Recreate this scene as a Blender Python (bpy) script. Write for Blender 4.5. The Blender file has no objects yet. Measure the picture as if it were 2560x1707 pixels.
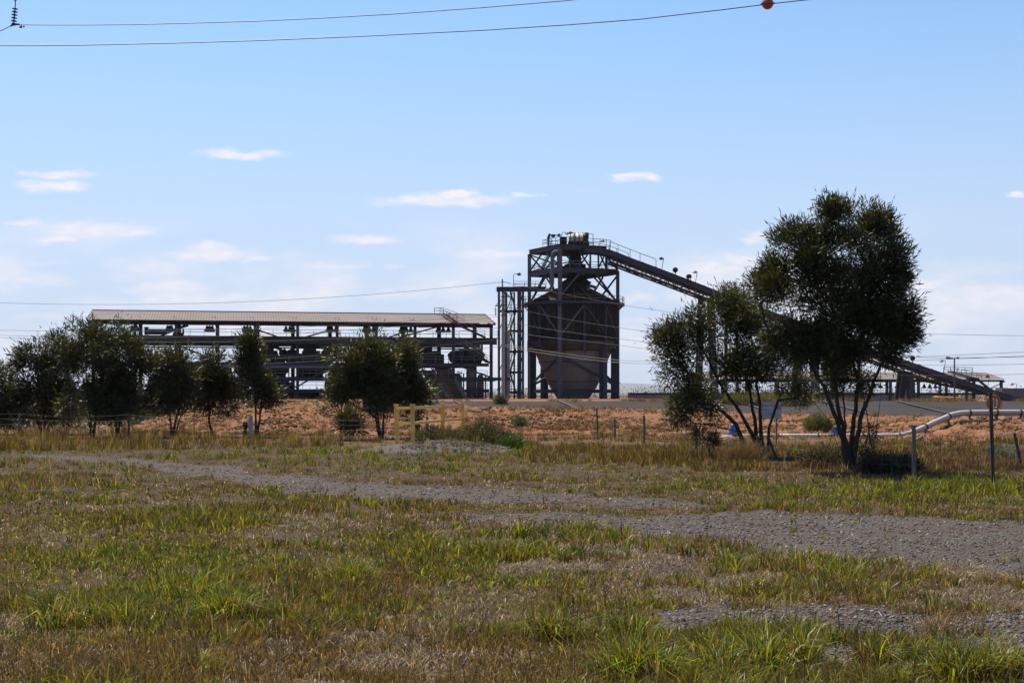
import bpy, math, random
import numpy as np
from mathutils import Vector, Matrix

# ------------------------------------------------------------------ camera, sky, sun, exposure
sc = bpy.context.scene
COL = sc.collection
F, CX, HY, CAMZ = 3555.0, 1280.0, 985.0, 1.7      # focal length, centre and horizon of the 2560 px wide photograph
cam_d = bpy.data.cameras.new("camera")
cam_d.lens, cam_d.sensor_width = 50.0, 36.0
cam_d.shift_y = (HY - 853.5) / 2560.0
cam_d.clip_start, cam_d.clip_end = 0.1, 60000.0
cam = bpy.data.objects.new("camera", cam_d)
cam.location = (0, 0, CAMZ)
cam.rotation_euler = (math.radians(90), 0, 0)
COL.objects.link(cam)
sc.camera = cam

SUN_EL, SUN_AZ = math.radians(60), math.radians(-28)     # azimuth measured from the view direction, + to the right
SUNV = Vector((math.sin(SUN_AZ) * math.cos(SUN_EL), math.cos(SUN_AZ) * math.cos(SUN_EL), math.sin(SUN_EL)))
sun_d = bpy.data.lights.new("sun", 'SUN')
sun_d.energy, sun_d.angle, sun_d.color = 5.0, math.radians(0.5), (1.0, 0.91, 0.77)
sun = bpy.data.objects.new("sun", sun_d)
sun.rotation_euler = SUNV.to_track_quat('Z', 'Y').to_euler()
COL.objects.link(sun)

sc.view_settings.view_transform = 'Standard'
sc.view_settings.look = 'None'
sc.view_settings.exposure = 0.70
sc.view_settings.gamma = 1.0

world = bpy.data.worlds.new("World")
sc.world = world
world.use_nodes = True
wt = world.node_tree
wt.nodes.clear()
def wn(t, **kw):
    n = wt.nodes.new(t)
    for k, v in kw.items():
        if k.startswith('i_'): n.inputs[int(k[2:])].default_value = v
        else: setattr(n, k, v)
    return n
def wl(a, b): wt.links.new(a, b)
def wmath(op, a, b=None, clamp=False):
    n = wn('ShaderNodeMath', operation=op, use_clamp=clamp)
    for i, q in enumerate((a, b)):
        if q is None: continue
        if isinstance(q, (int, float)): n.inputs[i].default_value = q
        else: wl(q, n.inputs[i])
    return n.outputs[0]
sky = wn('ShaderNodeTexSky', sky_type='NISHITA', sun_disc=False, sun_elevation=SUN_EL, sun_rotation=SUN_AZ,
         altitude=60, air_density=1.0, dust_density=0.2, ozone_density=1.0)
SKY_STRENGTH = 0.105
bg = wn('ShaderNodeBackground'); bg.inputs[1].default_value = SKY_STRENGTH
wo = wn('ShaderNodeOutputWorld'); wl(bg.outputs[0], wo.inputs[0])
tc = wn('ShaderNodeTexCoord')
sx = wn('ShaderNodeSeparateXYZ'); wl(tc.outputs['Generated'], sx.inputs[0])
yy = wmath('MAXIMUM', sx.outputs[1], 0.05)
uu = wmath('DIVIDE', sx.outputs[0], yy); vv = wmath('DIVIDE', sx.outputs[2], yy)
cv = wn('ShaderNodeCombineXYZ'); wl(uu, cv.inputs[0]); wl(vv, cv.inputs[1])
# ragged edges: the direction is warped by noise before each cloud's outline is tested
st = wn('ShaderNodeVectorMath', operation='MULTIPLY'); wl(cv.outputs[0], st.inputs[0]); st.inputs[1].default_value = (1, 2.6, 1)
nz = wn('ShaderNodeTexNoise', noise_dimensions='2D'); wl(st.outputs[0], nz.inputs['Vector'])
nz.inputs['Scale'].default_value = 34; nz.inputs['Detail'].default_value = 6; nz.inputs['Roughness'].default_value = 0.6
wv = wn('ShaderNodeVectorMath', operation='SUBTRACT'); wl(nz.outputs['Color'], wv.inputs[0]); wv.inputs[1].default_value = (.5, .5, .5)
wv2 = wn('ShaderNodeVectorMath', operation='MULTIPLY'); wl(wv.outputs[0], wv2.inputs[0]); wv2.inputs[1].default_value = (0.032, 0.012, 0)
wp = wn('ShaderNodeVectorMath', operation='ADD'); wl(cv.outputs[0], wp.inputs[0]); wl(wv2.outputs[0], wp.inputs[1])
CLOUDS = [(601,384,125,14,.9),(560,392,80,10,.7),(143,436,105,14,.75),(131,466,98,16,.9),(50,430,30,8,.5),(226,575,200,26,.75),(71,558,60,13,.7),
 (150,596,130,13,.7),(330,582,90,10,.7),(1107,502,195,17,.85),(1140,485,75,13,1.15),(1310,490,32,8,.7),(945,512,40,7,.5),(524,636,140,24,.75),(524,616,75,13,.85),(640,650,60,12,.6),
 (827,661,95,13,.65),(994,667,42,8,.65),(934,601,105,18,.75),(1220,634,135,17,.75),(90,702,110,20,.55),(417,722,130,20,.65),(583,742,52,13,.7),
 (1583,443,58,12,1.0),(1550,440,30,7,.8),(1894,590,48,18,.65),(1790,672,120,30,.8),(1700,690,90,18,.6),(1860,650,80,20,.8),(2318,714,75,16,.9),(2440,718,24,7,.7),(2540,492,40,9,.9),(2536,731,36,8,.7),
 (1590,745,80,14,.45),(1640,800,110,14,.4),(700,745,140,14,.4),(300,760,180,16,.3),(1010,735,150,14,.4),(60,660,120,10,.3),(1470,472,35,4,.3),(200,790,200,14,.35),(2420,790,140,12,.3)]
acc = None
for (cx_, cy_, rx_, ry_, am_) in CLOUDS:
    a = wn('ShaderNodeVectorMath', operation='SUBTRACT'); wl(wp.outputs[0], a.inputs[0])
    a.inputs[1].default_value = ((cx_ - CX) / F, (HY - cy_) / F, 0)
    b = wn('ShaderNodeVectorMath', operation='MULTIPLY'); wl(a.outputs[0], b.inputs[0])
    b.inputs[1].default_value = (F / rx_ / 1.25, F / ry_ / 1.25, 0)
    c = wn('ShaderNodeVectorMath', operation='LENGTH'); wl(b.outputs[0], c.inputs[0])
    d = wn('ShaderNodeMapRange', interpolation_type='SMOOTHSTEP'); wl(c.outputs['Value'], d.inputs[0])
    d.inputs[1].default_value = 1.0; d.inputs[2].default_value = 0.15; d.inputs[3].default_value = 0.0; d.inputs[4].default_value = am_ * 1.15
    acc = d.outputs[0] if acc is None else wmath('MAXIMUM', acc, d.outputs[0])
n2 = wn('ShaderNodeTexNoise', noise_dimensions='2D'); wl(st.outputs[0], n2.inputs['Vector'])
n2.inputs['Scale'].default_value = 62; n2.inputs['Detail'].default_value = 5; n2.inputs['Roughness'].default_value = 0.62
mod = wmath('MULTIPLY_ADD', n2.outputs['Fac'], 1.5); mod.node.inputs[2].default_value = 0.12
n3 = wn('ShaderNodeTexNoise', noise_dimensions='2D'); wl(st.outputs[0], n3.inputs['Vector'])          # a thin broken sheet low over the horizon
n3.inputs['Scale'].default_value = 9; n3.inputs['Detail'].default_value = 4
b1 = wn('ShaderNodeMapRange', interpolation_type='SMOOTHSTEP'); wl(vv, b1.inputs[0]); b1.inputs[1].default_value = .14; b1.inputs[2].default_value = .07
b2 = wn('ShaderNodeMapRange', interpolation_type='SMOOTHSTEP'); wl(n3.outputs['Fac'], b2.inputs[0]); b2.inputs[1].default_value = .40; b2.inputs[2].default_value = .66; b2.inputs[4].default_value = .72
acc = wmath('MAXIMUM', acc, wmath('MULTIPLY', b1.outputs[0], b2.outputs[0]))
cl = wmath('MULTIPLY', acc, mod)
fac = wmath('MULTIPLY', cl, 0.95, clamp=True)
mx = wn('ShaderNodeMix', data_type='RGBA'); wl(fac, mx.inputs[0])
mx.inputs[7].default_value = (5.6, 5.35, 5.65, 1)
hs = wn('ShaderNodeHueSaturation'); wl(sky.outputs[0], hs.inputs['Color']); hs.inputs['Saturation'].default_value = 1.12; hs.inputs['Hue'].default_value = 0.494; hs.inputs['Value'].default_value = 1.0
# the sky is read a little above each direction and thickens to a pale haze layer towards the horizon
nv = wn('ShaderNodeCombineXYZ'); wl(sx.outputs[0], nv.inputs[0]); wl(sx.outputs[1], nv.inputs[1]); wl(wmath('ADD', wmath('MAXIMUM', sx.outputs[2], 0.0), 0.12), nv.inputs[2])
nn_ = wn('ShaderNodeVectorMath', operation='NORMALIZE'); wl(nv.outputs[0], nn_.inputs[0]); wl(nn_.outputs[0], sky.inputs[0])
hz_ = wn('ShaderNodeMapRange', interpolation_type='SMOOTHSTEP'); wl(sx.outputs[2], hz_.inputs[0])
hz_.inputs[1].default_value = 0.30; hz_.inputs[2].default_value = 0.0; hz_.inputs[3].default_value = 0.0; hz_.inputs[4].default_value = 0.9
hm_ = wn('ShaderNodeMix', data_type='RGBA'); wl(hz_.outputs[0], hm_.inputs[0]); wl(hs.outputs[0], hm_.inputs[6]); hm_.inputs[7].default_value = (3.75, 4.15, 5.0, 1)
wl(hm_.outputs[2], mx.inputs[6])
wl(mx.outputs[2], bg.inputs[0])

# ------------------------------------------------------------------ helpers
rng = np.random.default_rng(11)
random.seed(11)
def P(px, py, d): return Vector(((px - CX) / F * d, d, CAMZ + (HY - py) / F * d))
def G(px, py, z=0.0):                      # the point of the level z seen at that place of the photograph
    d = (CAMZ - z) * F / (py - HY); return Vector(((px - CX) / F * d, d, z))
OFF = {}
class MB:
    def __init__(s, M=None): s.v, s.f, s.M = [], [], M
    def add(s, vs, fs):
        o = len(s.v)
        s.v.extend([(s.M @ Vector(v)) if s.M else Vector(v) for v in vs])
        s.f.extend([tuple(i + o for i in f) for f in fs])
    def beam(s, p, q, w, h=None, up=(0, 0, 1)):
        p, q = Vector(p), Vector(q); h = h or w
        t = (q - p)
        if t.length < 1e-6: return
        t.normalize(); up = Vector(up)
        if abs(t.dot(up)) > .98: up = Vector((0, 1, 0))
        r = t.cross(up).normalized() * (w / 2); u = r.cross(t).normalized() * (h / 2)
        s.add([p - r - u, p + r - u, p + r + u, p - r + u, q - r - u, q + r - u, q + r + u, q - r + u],
              [(0, 1, 2, 3), (7, 6, 5, 4), (0, 4, 5, 1), (1, 5, 6, 2), (2, 6, 7, 3), (3, 7, 4, 0)])
    def ibeam(s, p, q, w, h, up=(0, 0, 1), tf=.06):          # I-section: two flanges and a web
        p, q = Vector(p), Vector(q); t = (q - p).normalized(); u = Vector(up)
        if abs(t.dot(u)) > .98: u = Vector((0, 1, 0))
        r = t.cross(u).normalized(); u = r.cross(t).normalized()
        for k in (1, -1): s.beam(p + u * k * (h / 2 - tf / 2), q + u * k * (h / 2 - tf / 2), w, tf, u)
        s.beam(p, q, w * .16, h - 2 * tf, u)
    def box(s, c, sz): s.beam((c[0], c[1], c[2] - sz[2] / 2), (c[0], c[1], c[2] + sz[2] / 2), sz[0], sz[1], (0, 1, 0))
    def tube(s, pts, r, n=6):
        pts = [Vector(p) for p in pts]; m = len(pts); vs, fs = [], []
        rr = r if isinstance(r, (list, tuple)) else [r] * m
        ref = None
        for i, p in enumerate(pts):
            t = (pts[min(i + 1, m - 1)] - pts[max(i - 1, 0)]).normalized()
            if ref is None:
                ref = Vector((0, 0, 1)) if abs(t.z) < .9 else Vector((1, 0, 0))
            a = (ref - t * ref.dot(t)).normalized(); ref = a; b = t.cross(a)
            for k in range(n):
                an = 2 * math.pi * k / n
                vs.append(p + (a * math.cos(an) + b * math.sin(an)) * rr[i])
        for i in range(m - 1):
            for k in range(n):
                k2 = (k + 1) % n
                fs.append((i * n + k, i * n + k2, (i + 1) * n + k2, (i + 1) * n + k))
        fs.append(tuple(range(n))[::-1]); fs.append(tuple((m - 1) * n + k for k in range(n)))
        s.add(vs, fs)
    def lathe(s, c, prof, n=24, axis=None):
        c = Vector(c); vs, fs = [], []
        R = Matrix.Identity(3) if axis is None else Vector(axis).to_track_quat('Z', 'Y').to_matrix()
        for (r, z) in prof:
            for k in range(n):
                a = 2 * math.pi * k / n
                vs.append(c + R @ Vector((r * math.cos(a), r * math.sin(a), z)))
        for i in range(len(prof) - 1):
            for k in range(n):
                k2 = (k + 1) % n
                fs.append((i * n + k, i * n + k2, (i + 1) * n + k2, (i + 1) * n + k))
        fs.append(tuple(range(n))[::-1]); fs.append(tuple((len(prof) - 1) * n + k for k in range(n)))
        s.add(vs, fs)
    def ball(s, c, r, n=10, sq=(1, 1, 1)):
        vs, fs = [], []; m = n // 2
        for i in range(m + 1):
            th = math.pi * i / m
            for k in range(n):
                a = 2 * math.pi * k / n
                vs.append(Vector(c) + Vector((r * sq[0] * math.sin(th) * math.cos(a), r * sq[1] * math.sin(th) * math.sin(a), r * sq[2] * math.cos(th))))
        for i in range(m):
            for k in range(n):
                k2 = (k + 1) % n
                fs.append((i * n + k, (i + 1) * n + k, (i + 1) * n + k2, i * n + k2))
        s.add(vs, fs)
    def build(s, name, mat, parent=None, smooth=False, loc=None):
        vs = s.v
        if parent is not None: o = OFF[parent.name]
        elif loc is not None: o = Vector(loc)
        else:
            xs = [v.x for v in vs]; ys = [v.y for v in vs]
            o = Vector(((min(xs) + max(xs)) / 2, (min(ys) + max(ys)) / 2, min(v.z for v in vs)))
        me = bpy.data.meshes.new(name)
        me.from_pydata([v - o for v in vs], [], s.f)
        if smooth:
            me.polygons.foreach_set('use_smooth', [True] * len(me.polygons))
        me.materials.append(mat)
        ob = bpy.data.objects.new(name, me); COL.objects.link(ob)
        if parent is not None: ob.parent = parent
        else: ob.location = o
        OFF[ob.name] = o
        return ob
def tag(o, label=None, cat=None, group=None, kind=None):
    for k, v in (('label', label), ('category', cat), ('group', group), ('kind', kind)):
        if v: o[k] = v
    return o
def thing(name, label, cat, loc, group=None):
    o = bpy.data.objects.new(name, None); COL.objects.link(o); o.location = loc
    o.empty_display_size = 0.3
    OFF[o.name] = Vector(loc)
    return tag(o, label, cat, group)
def dup(o, loc, label, rz=0.0, parent=None):
    c = o.copy(); COL.objects.link(c)
    if parent is None: c.location = loc; c.rotation_euler = (0, 0, rz); c['label'] = label
    else: c.parent = parent
    for ch in list(o.children): dup(ch, None, None, 0, c)
    return c
def raw_mesh(name, mat, V, loops, sizes, cols=None, parent=None, loc=(0, 0, 0), smooth=False):
    """a mesh straight from numpy arrays; cols is one colour per vertex"""
    me = bpy.data.meshes.new(name)
    o = OFF[parent.name] if parent is not None else Vector(loc)
    V = np.asarray(V, dtype=np.float32) - np.array(o, dtype=np.float32)
    me.vertices.add(len(V)); me.vertices.foreach_set('co', V.ravel())
    loops = np.asarray(loops, dtype=np.int32).ravel(); sizes = np.asarray(sizes, dtype=np.int32)
    me.loops.add(len(loops)); me.loops.foreach_set('vertex_index', loops)
    me.polygons.add(len(sizes))
    st_ = np.concatenate([[0], np.cumsum(sizes)[:-1]]).astype(np.int32)
    me.polygons.foreach_set('loop_start', st_)
    if smooth: me.polygons.foreach_set('use_smooth', np.ones(len(sizes), dtype=bool))
    me.update(calc_edges=True)
    if cols is not None:
        at = me.color_attributes.new('Col', 'FLOAT_COLOR', 'POINT')
        c4 = np.ones((len(V), 4), dtype=np.float32); c4[:, :cols.shape[1]] = cols
        at.data.foreach_set('color', c4.ravel())
    me.materials.append(mat)
    ob = bpy.data.objects.new(name, me); COL.objects.link(ob)
    if parent is not None: ob.parent = parent
    else: ob.location = o
    OFF[ob.name] = o
    return ob
def vnoise(x, y, seed=0):
    """2-D value noise in 0..1"""
    xi, yi = np.floor(x).astype(np.int64), np.floor(y).astype(np.int64)
    fx, fy = x - xi, y - yi
    fx = fx * fx * (3 - 2 * fx); fy = fy * fy * (3 - 2 * fy)
    def h(a, b):
        n = (a * 374761393 + b * 668265263 + seed * 974711) & 0x7fffffff
        n = ((n ^ (n >> 13)) * 1274126177) & 0x7fffffff
        n = n ^ (n >> 16)
        return (n & 0xffff) / 65535.0
    return (h(xi, yi) * (1 - fx) + h(xi + 1, yi) * fx) * (1 - fy) + (h(xi, yi + 1) * (1 - fx) + h(xi + 1, yi + 1) * fx) * fy
def fbm(x, y, seed=0, o=4):
    s, a, t = 0, .5, 0
    for k in range(o):
        s = s + a * vnoise(x * 2 ** k, y * 2 ** k, seed + k * 17); t += a; a *= .5
    return s / t

# ------------------------------------------------------------------ materials
def nmat(name, rough=0.8):
    m = bpy.data.materials.new(name); m.use_nodes = True
    nt = m.node_tree; b = nt.nodes['Principled BSDF']
    b.inputs['Roughness'].default_value = rough
    return m, nt, b
def pmat(name, base, rough=.75, metal=0., var=.25, scale=1.5, alt=None, altamt=.5, altscale=.6, bump=0., streak=False, thresh=(.45, .7), bscale=20):
    """paint, metal, earth: noise-varied base, a second colour breaking through in patches or in vertical streaks"""
    m, nt, b = nmat(name, rough)
    b.inputs['Metallic'].default_value = metal
    t = nt.nodes.new('ShaderNodeTexCoord')
    n1 = nt.nodes.new('ShaderNodeTexNoise'); n1.inputs['Scale'].default_value = scale; n1.inputs['Detail'].default_value = 6
    nt.links.new(t.outputs['Object'], n1.inputs['Vector'])
    mr = nt.nodes.new('ShaderNodeMapRange'); nt.links.new(n1.outputs['Fac'], mr.inputs[0])
    mr.inputs[1].default_value = .25; mr.inputs[2].default_value = .75
    mr.inputs[3].default_value = 1 - var; mr.inputs[4].default_value = 1 + var
    mul = nt.nodes.new('ShaderNodeVectorMath'); mul.operation = 'SCALE'
    mul.inputs[0].default_value = base; nt.links.new(mr.outputs[0], mul.inputs['Scale'])
    out = mul.outputs[0]
    if alt:
        n2 = nt.nodes.new('ShaderNodeTexNoise'); n2.inputs['Scale'].default_value = altscale; n2.inputs['Detail'].default_value = 8
        n2.inputs['Roughness'].default_value = .65
        if streak:
            mp = nt.nodes.new('ShaderNodeMapping'); mp.inputs['Scale'].default_value = (1, 1, .06)
            nt.links.new(t.outputs['Object'], mp.inputs[0]); nt.links.new(mp.outputs[0], n2.inputs['Vector'])
        else: nt.links.new(t.outputs['Object'], n2.inputs['Vector'])
        r2 = nt.nodes.new('ShaderNodeMapRange'); nt.links.new(n2.outputs['Fac'], r2.inputs[0])
        r2.inputs[1].default_value, r2.inputs[2].default_value = thresh; r2.inputs[4].default_value = altamt
        mx_ = nt.nodes.new('ShaderNodeMix'); mx_.data_type = 'RGBA'
        nt.links.new(r2.outputs[0], mx_.inputs[0]); nt.links.new(out, mx_.inputs[6]); mx_.inputs[7].default_value = (*alt, 1)
        out = mx_.outputs[2]
    nt.links.new(out, b.inputs['Base Color'])
    if bump:
        n3 = nt.nodes.new('ShaderNodeTexNoise'); n3.inputs['Scale'].default_value = bscale; n3.inputs['Detail'].default_value = 5
        nt.links.new(t.outputs['Object'], n3.inputs['Vector'])
        bp = nt.nodes.new('ShaderNodeBump'); bp.inputs['Strength'].default_value = bump; bp.inputs['Distance'].default_value = .05
        nt.links.new(n3.outputs['Fac'], bp.inputs['Height']); nt.links.new(bp.outputs[0], b.inputs['Normal'])
    return m
def leafmat(name, transl=.3, gloss=.08, grough=.35, tint=(1.0, 1.0, 1.0)):
    m = bpy.data.materials.new(name); m.use_nodes = True
    nt = m.node_tree; nt.nodes.clear()
    at = nt.nodes.new('ShaderNodeAttribute'); at.attribute_name = 'Col'
    d = nt.nodes.new('ShaderNodeBsdfDiffuse'); t = nt.nodes.new('ShaderNodeBsdfTranslucent'); g = nt.nodes.new('ShaderNodeBsdfGlossy')
    g.inputs['Roughness'].default_value = grough; g.inputs['Color'].default_value = (.8, .8, .75, 1)
    nt.links.new(at.outputs['Color'], d.inputs['Color'])
    tm = nt.nodes.new('ShaderNodeMix'); tm.data_type = 'RGBA'; tm.blend_type = 'MULTIPLY'; tm.inputs[0].default_value = 1
    nt.links.new(at.outputs['Color'], tm.inputs[6]); tm.inputs[7].default_value = (*tint, 1)
    nt.links.new(tm.outputs[2], t.inputs['Color'])
    a = nt.nodes.new('ShaderNodeMixShader'); a.inputs[0].default_value = transl
    nt.links.new(d.outputs[0], a.inputs[1]); nt.links.new(t.outputs[0], a.inputs[2])
    b = nt.nodes.new('ShaderNodeMixShader'); b.inputs[0].default_value = gloss
    nt.links.new(a.outputs[0], b.inputs[1]); nt.links.new(g.outputs[0], b.inputs[2])
    o = nt.nodes.new('ShaderNodeOutputMaterial'); nt.links.new(b.outputs[0], o.inputs[0])
    return m
M = {}
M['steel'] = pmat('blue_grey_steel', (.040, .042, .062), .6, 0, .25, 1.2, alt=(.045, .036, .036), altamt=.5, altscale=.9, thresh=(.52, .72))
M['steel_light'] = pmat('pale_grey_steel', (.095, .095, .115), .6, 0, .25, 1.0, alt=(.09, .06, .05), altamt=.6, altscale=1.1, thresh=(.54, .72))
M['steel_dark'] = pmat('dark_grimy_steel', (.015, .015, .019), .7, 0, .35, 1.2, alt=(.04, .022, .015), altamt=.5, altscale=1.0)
M['rust'] = pmat('rusty_rail', (.15, .075, .04), .8, 0, .35, 2.5, alt=(.20, .15, .11), altamt=.6, altscale=1.2)
M['rail'] = pmat('galvanised_rail', (.17, .165, .17), .5, .2, .2, 2)
M['drum'] = pmat('stained_drum_steel', (.042, .032, .029), .65, 0, .25, .8, alt=(.008, .006, .006), altamt=.97, altscale=1.5, streak=True, thresh=(.35, .52))
M['soot'] = pmat('sooty_steel', (.012, .010, .010), .8, 0, .4, 1.2, alt=(.035, .026, .024), altamt=.5, altscale=.9, thresh=(.52, .7))
M['hopper'] = pmat('beige_hopper_plate', (.20, .17, .15), .6, 0, .10, .5, alt=(.14, .10, .08), altamt=.7, altscale=.8, streak=True, thresh=(.55, .8))
M['band'] = pmat('brown_ring_beam', (.06, .043, .038), .6, 0, .2, .5, alt=(.016, .013, .012), altamt=.85, altscale=.5, thresh=(.48, .66))
M['coal'] = pmat('coal_dusty_sheet', (.016, .013, .012), .8, 0, .3, 1.5, alt=(.09, .07, .055), altamt=.45, altscale=.7, thresh=(.55, .75))
M['cream'] = pmat('cream_hood_sheet', (.52, .44, .36), .5, 0, .12, 1.0, alt=(.2, .12, .08), altamt=.5, altscale=1.4, thresh=(.55, .75))
M['black'] = pmat('black_machine_paint', (.018, .018, .021), .6, 0, .3, 2, alt=(.05, .035, .03), altamt=.5, altscale=1.5)
M['concrete'] = pmat('weathered_concrete', (.30, .28, .26), .85, 0, .15, 1.5, alt=(.2, .18, .16), altamt=.6, altscale=.8, streak=True)
M['white_pipe'] = pmat('white_pipe_paint', (.36, .335, .325), .55, 0, .12, 2, alt=(.20, .145, .11), altamt=.65, altscale=1.6, thresh=(.55, .8))
M['yellow'] = pmat('faded_yellow_paint', (.80, .42, .09), .55, 0, .15, 2.5, alt=(.25, .12, .03), altamt=.6, altscale=3, thresh=(.52, .75))
M['yellow_bright'] = pmat('bright_yellow_paint', (.75, .42, .03), .5, 0, .12, 2)
M['orange'] = pmat('orange_lifebuoy_skin', (.30, .050, .020), .6, 0, .12, 4, alt=(.22, .06, .03), altamt=.4, altscale=5)
M['orange_ball'] = pmat('red_orange_marker_shell', (.34, .05, .032), .4, 0, .08, 3)
M['blue'] = pmat('blue_valve_paint', (.03, .11, .30), .35, 0, .15, 4, alt=(.10, .22, .38), altamt=.6, altscale=5)
M['wire'] = pmat('dull_cable', (.035, .035, .04), .5, .4, .1, 2)
M['wire_bright'] = pmat('bright_fence_wire', (.13, .12, .11), .6, .2, .1, 2)
M['cable_pale'] = pmat('pale_aluminium_cable', (.11, .105, .10), .45, .5, .1, 2)
M['porcelain'] = pmat('dark_glazed_porcelain', (.03, .03, .04), .3, 0, .2, 8)
M['timber'] = pmat('grey_timber_post', (.14, .12, .105), .9, 0, .25, 8, alt=(.09, .07, .06), altamt=.7, altscale=12, bump=.4)
M['dark_post'] = pmat('rusted_black_post', (.035, .027, .024), .75, 0, .3, 12, alt=(.16, .06, .035), altamt=.7, altscale=9, thresh=(.52, .7))
M['sign'] = pmat('pale_sign_face', (.36, .34, .39), .5, 0, .06, 3, alt=(.28, .26, .29), altamt=.5, altscale=4)
M['ink'] = pmat('sign_ink', (.03, .03, .035), .6, 0, .1, 5)
M['redink'] = pmat('red_sign_ink', (.35, .03, .025), .6, 0, .1, 5)
M['glass'] = pmat('lamp_glass', (.75, .75, .75), .15, 0, .05, 2)
M['bark'] = pmat('dark_bark', (.038, .03, .024), .9, 0, .35, 10, alt=(.09, .07, .055), altamt=.5, altscale=7, bump=.5)
M['clad'] = pmat('grey_blue_cladding', (.20, .21, .26), .6, 0, .06, .4, alt=(.15, .155, .19), altamt=.5, altscale=.5, streak=True)
for k_, v_ in (('drum', .12), ('soot', .08), ('coal', .08), ('steel_dark', .14), ('black', .12), ('band', .15), ('hopper', .25), ('steel', .2), ('steel_light', .25), ('bark', .1), ('timber', .2)):
    M[k_].node_tree.nodes['Principled BSDF'].inputs['Specular IOR Level'].default_value = v_
M['leaf'] = leafmat('wattle_leaf', .34, .055, .50, (1.5, 1.35, .6))
M['grass'] = leafmat('grass_blade', .42, .035, .45, (1.25, 1.1, .6))
# ------------------------------------------------------------------ ground
def poly_mask(px, py, poly, soft=0):
    ins = np.zeros(px.shape, bool); n = len(poly); j = n - 1
    for i in range(n):
        xi, yi = poly[i]; xj, yj = poly[j]
        c = ((yi > py) != (yj > py)) & (px < (xj - xi) * (py - yi) / ((yj - yi) if yj != yi else 1e-9) + xi)
        ins ^= c; j = i
    return ins
def gp(poly): return [tuple(G(x, y).xy) for x, y in poly]
TRACK = gp([(60, 1134), (200, 1139), (480, 1156), (700, 1187), (1000, 1211), (1250, 1227), (1480, 1240), (1780, 1252), (1780, 1262), (1420, 1258), (1150, 1252), (960, 1250), (760, 1238), (560, 1200), (420, 1180), (250, 1160), (90, 1146)])
PAVED = gp([(1120, 1288), (1350, 1282), (1560, 1292), (1800, 1284), (2050, 1284), (2560, 1303), (3300, 1330), (3300, 1500), (2560, 1428), (2300, 1408), (2000, 1388), (1700, 1352), (1400, 1326), (1150, 1306)])
SPARSE = gp([(1000, 1312), (1400, 1326), (1700, 1350), (2000, 1386), (2560, 1426), (3300, 1480), (3300, 1600), (2560, 1545), (2000, 1520), (1500, 1500), (1250, 1420)])
FRONT = gp([(1620, 1528), (1760, 1512), (2000, 1516), (2300, 1528), (2560, 1540), (3300, 1580), (3300, 1720), (2560, 1648), (2350, 1646), (2100, 1640), (1930, 1620), (1780, 1590)])
BARE2 = gp([(-700, 1665), (60, 1650), (330, 1650), (420, 1680), (600, 1690), (800, 1720), (700, 1800), (-700, 1800)])
BARE = gp([(820, 1700), (890, 1640), (1000, 1622), (1150, 1650), (1260, 1625), (1420, 1660), (1520, 1700), (1560, 1760), (760, 1760)])
SPOT = gp([(560, 1310), (700, 1300), (860, 1312), (880, 1326), (700, 1330), (570, 1322)])
def warp(x, y):
    return x + (fbm(x * .9, y * .9, 31) - .5) * 1.6 + (fbm(x * 4, y * 4, 35) - .5) * 1.1, y + (fbm(x * .9, y * .9, 47) - .5) * 1.6 + (fbm(x * 4, y * 4, 49) - .5) * 1.1
def gravel_at(x, y):
    wx, wy = warp(x, y)
    g = np.zeros(x.shape)
    for pl, a in ((TRACK, .93), (PAVED, 1.0), (SPARSE, .62), (FRONT, .97), (BARE, .5), (BARE2, .42), (SPOT, .55)):
        g = np.maximum(g, poly_mask(wx, wy, pl) * a)
    return g
def crest_d(px): return np.interp(px, [250, 2230, 2400, 3000], [72, 70, 58, 57])
def pad_z(x, y):
    z = np.interp(x, [-70, -42], [-1.0, .9])
    z = np.where((y > 157) & (y < 480), z - 1.6 * np.clip((x - 24) / 8, 0, 1) * np.clip((y - 157) / 4, 0, 1), z)
    z = np.where(y > 330, np.interp(y, [330, 460], [-.7, -4.0]), z)
    return z
def hz(x, y):
    z = (fbm(x * .35, y * .35, 3) - .5) * .10 * np.clip((y - 3) / 6, 0, 1) + (fbm(x * 2.2, y * 2.2, 9) - .5) * .05
    z = np.where(y > 60, z * np.clip((80 - y) / 20, 0, 1), z)
    far = pad_z(x, y)
    left = np.interp(x, [-24, -14], [0, 1.0])                    # the pond lies only behind the embankment
    pond = -2.6 * left
    k1 = np.clip((y - 82) / 10, 0, 1); k2 = np.clip((y - 140) / 12, 0, 1)
    z = z * (1 - k1) + pond * k1
    z = z * (1 - k2) + far * k2
    return z
def axis(lo, hi, mid0, mid1, step, grow):
    a = list(np.arange(mid0, mid1, step)); s, v = step, mid1
    while v < hi: a.append(v); s *= grow; v += s
    a.append(hi); s, v = step, mid0
    b = []
    while v > lo: s *= grow; v -= s; b.append(max(v, lo))
    return np.array(sorted(set(b)) + a)
xs_ = axis(-26000, 26000, -13, 13, .13, 1.11)
ys_ = axis(-400, 25000, 5, 34, .12, 1.05)
XX, YY = np.meshgrid(xs_, ys_)
ZZ = hz(XX, YY)
nx_, ny_ = len(xs_), len(ys_)
idx = np.arange(nx_ * ny_).reshape(ny_, nx_)
quads = np.stack([idx[:-1, :-1], idx[:-1, 1:], idx[1:, 1:], idx[1:, :-1]], -1).reshape(-1, 4)
gv = gravel_at(XX, YY) * (YY < 60)
orange = np.clip((YY - 44) / 8, 0, 1) * (fbm(XX * .25, YY * .25, 77) > .35)
pale = np.clip((YY - 146) / 4, 0, 1)
cols = np.stack([gv, np.maximum(orange * .7, pale), fbm(XX * .5, YY * .5, 5)], -1).reshape(-1, 3)

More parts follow.
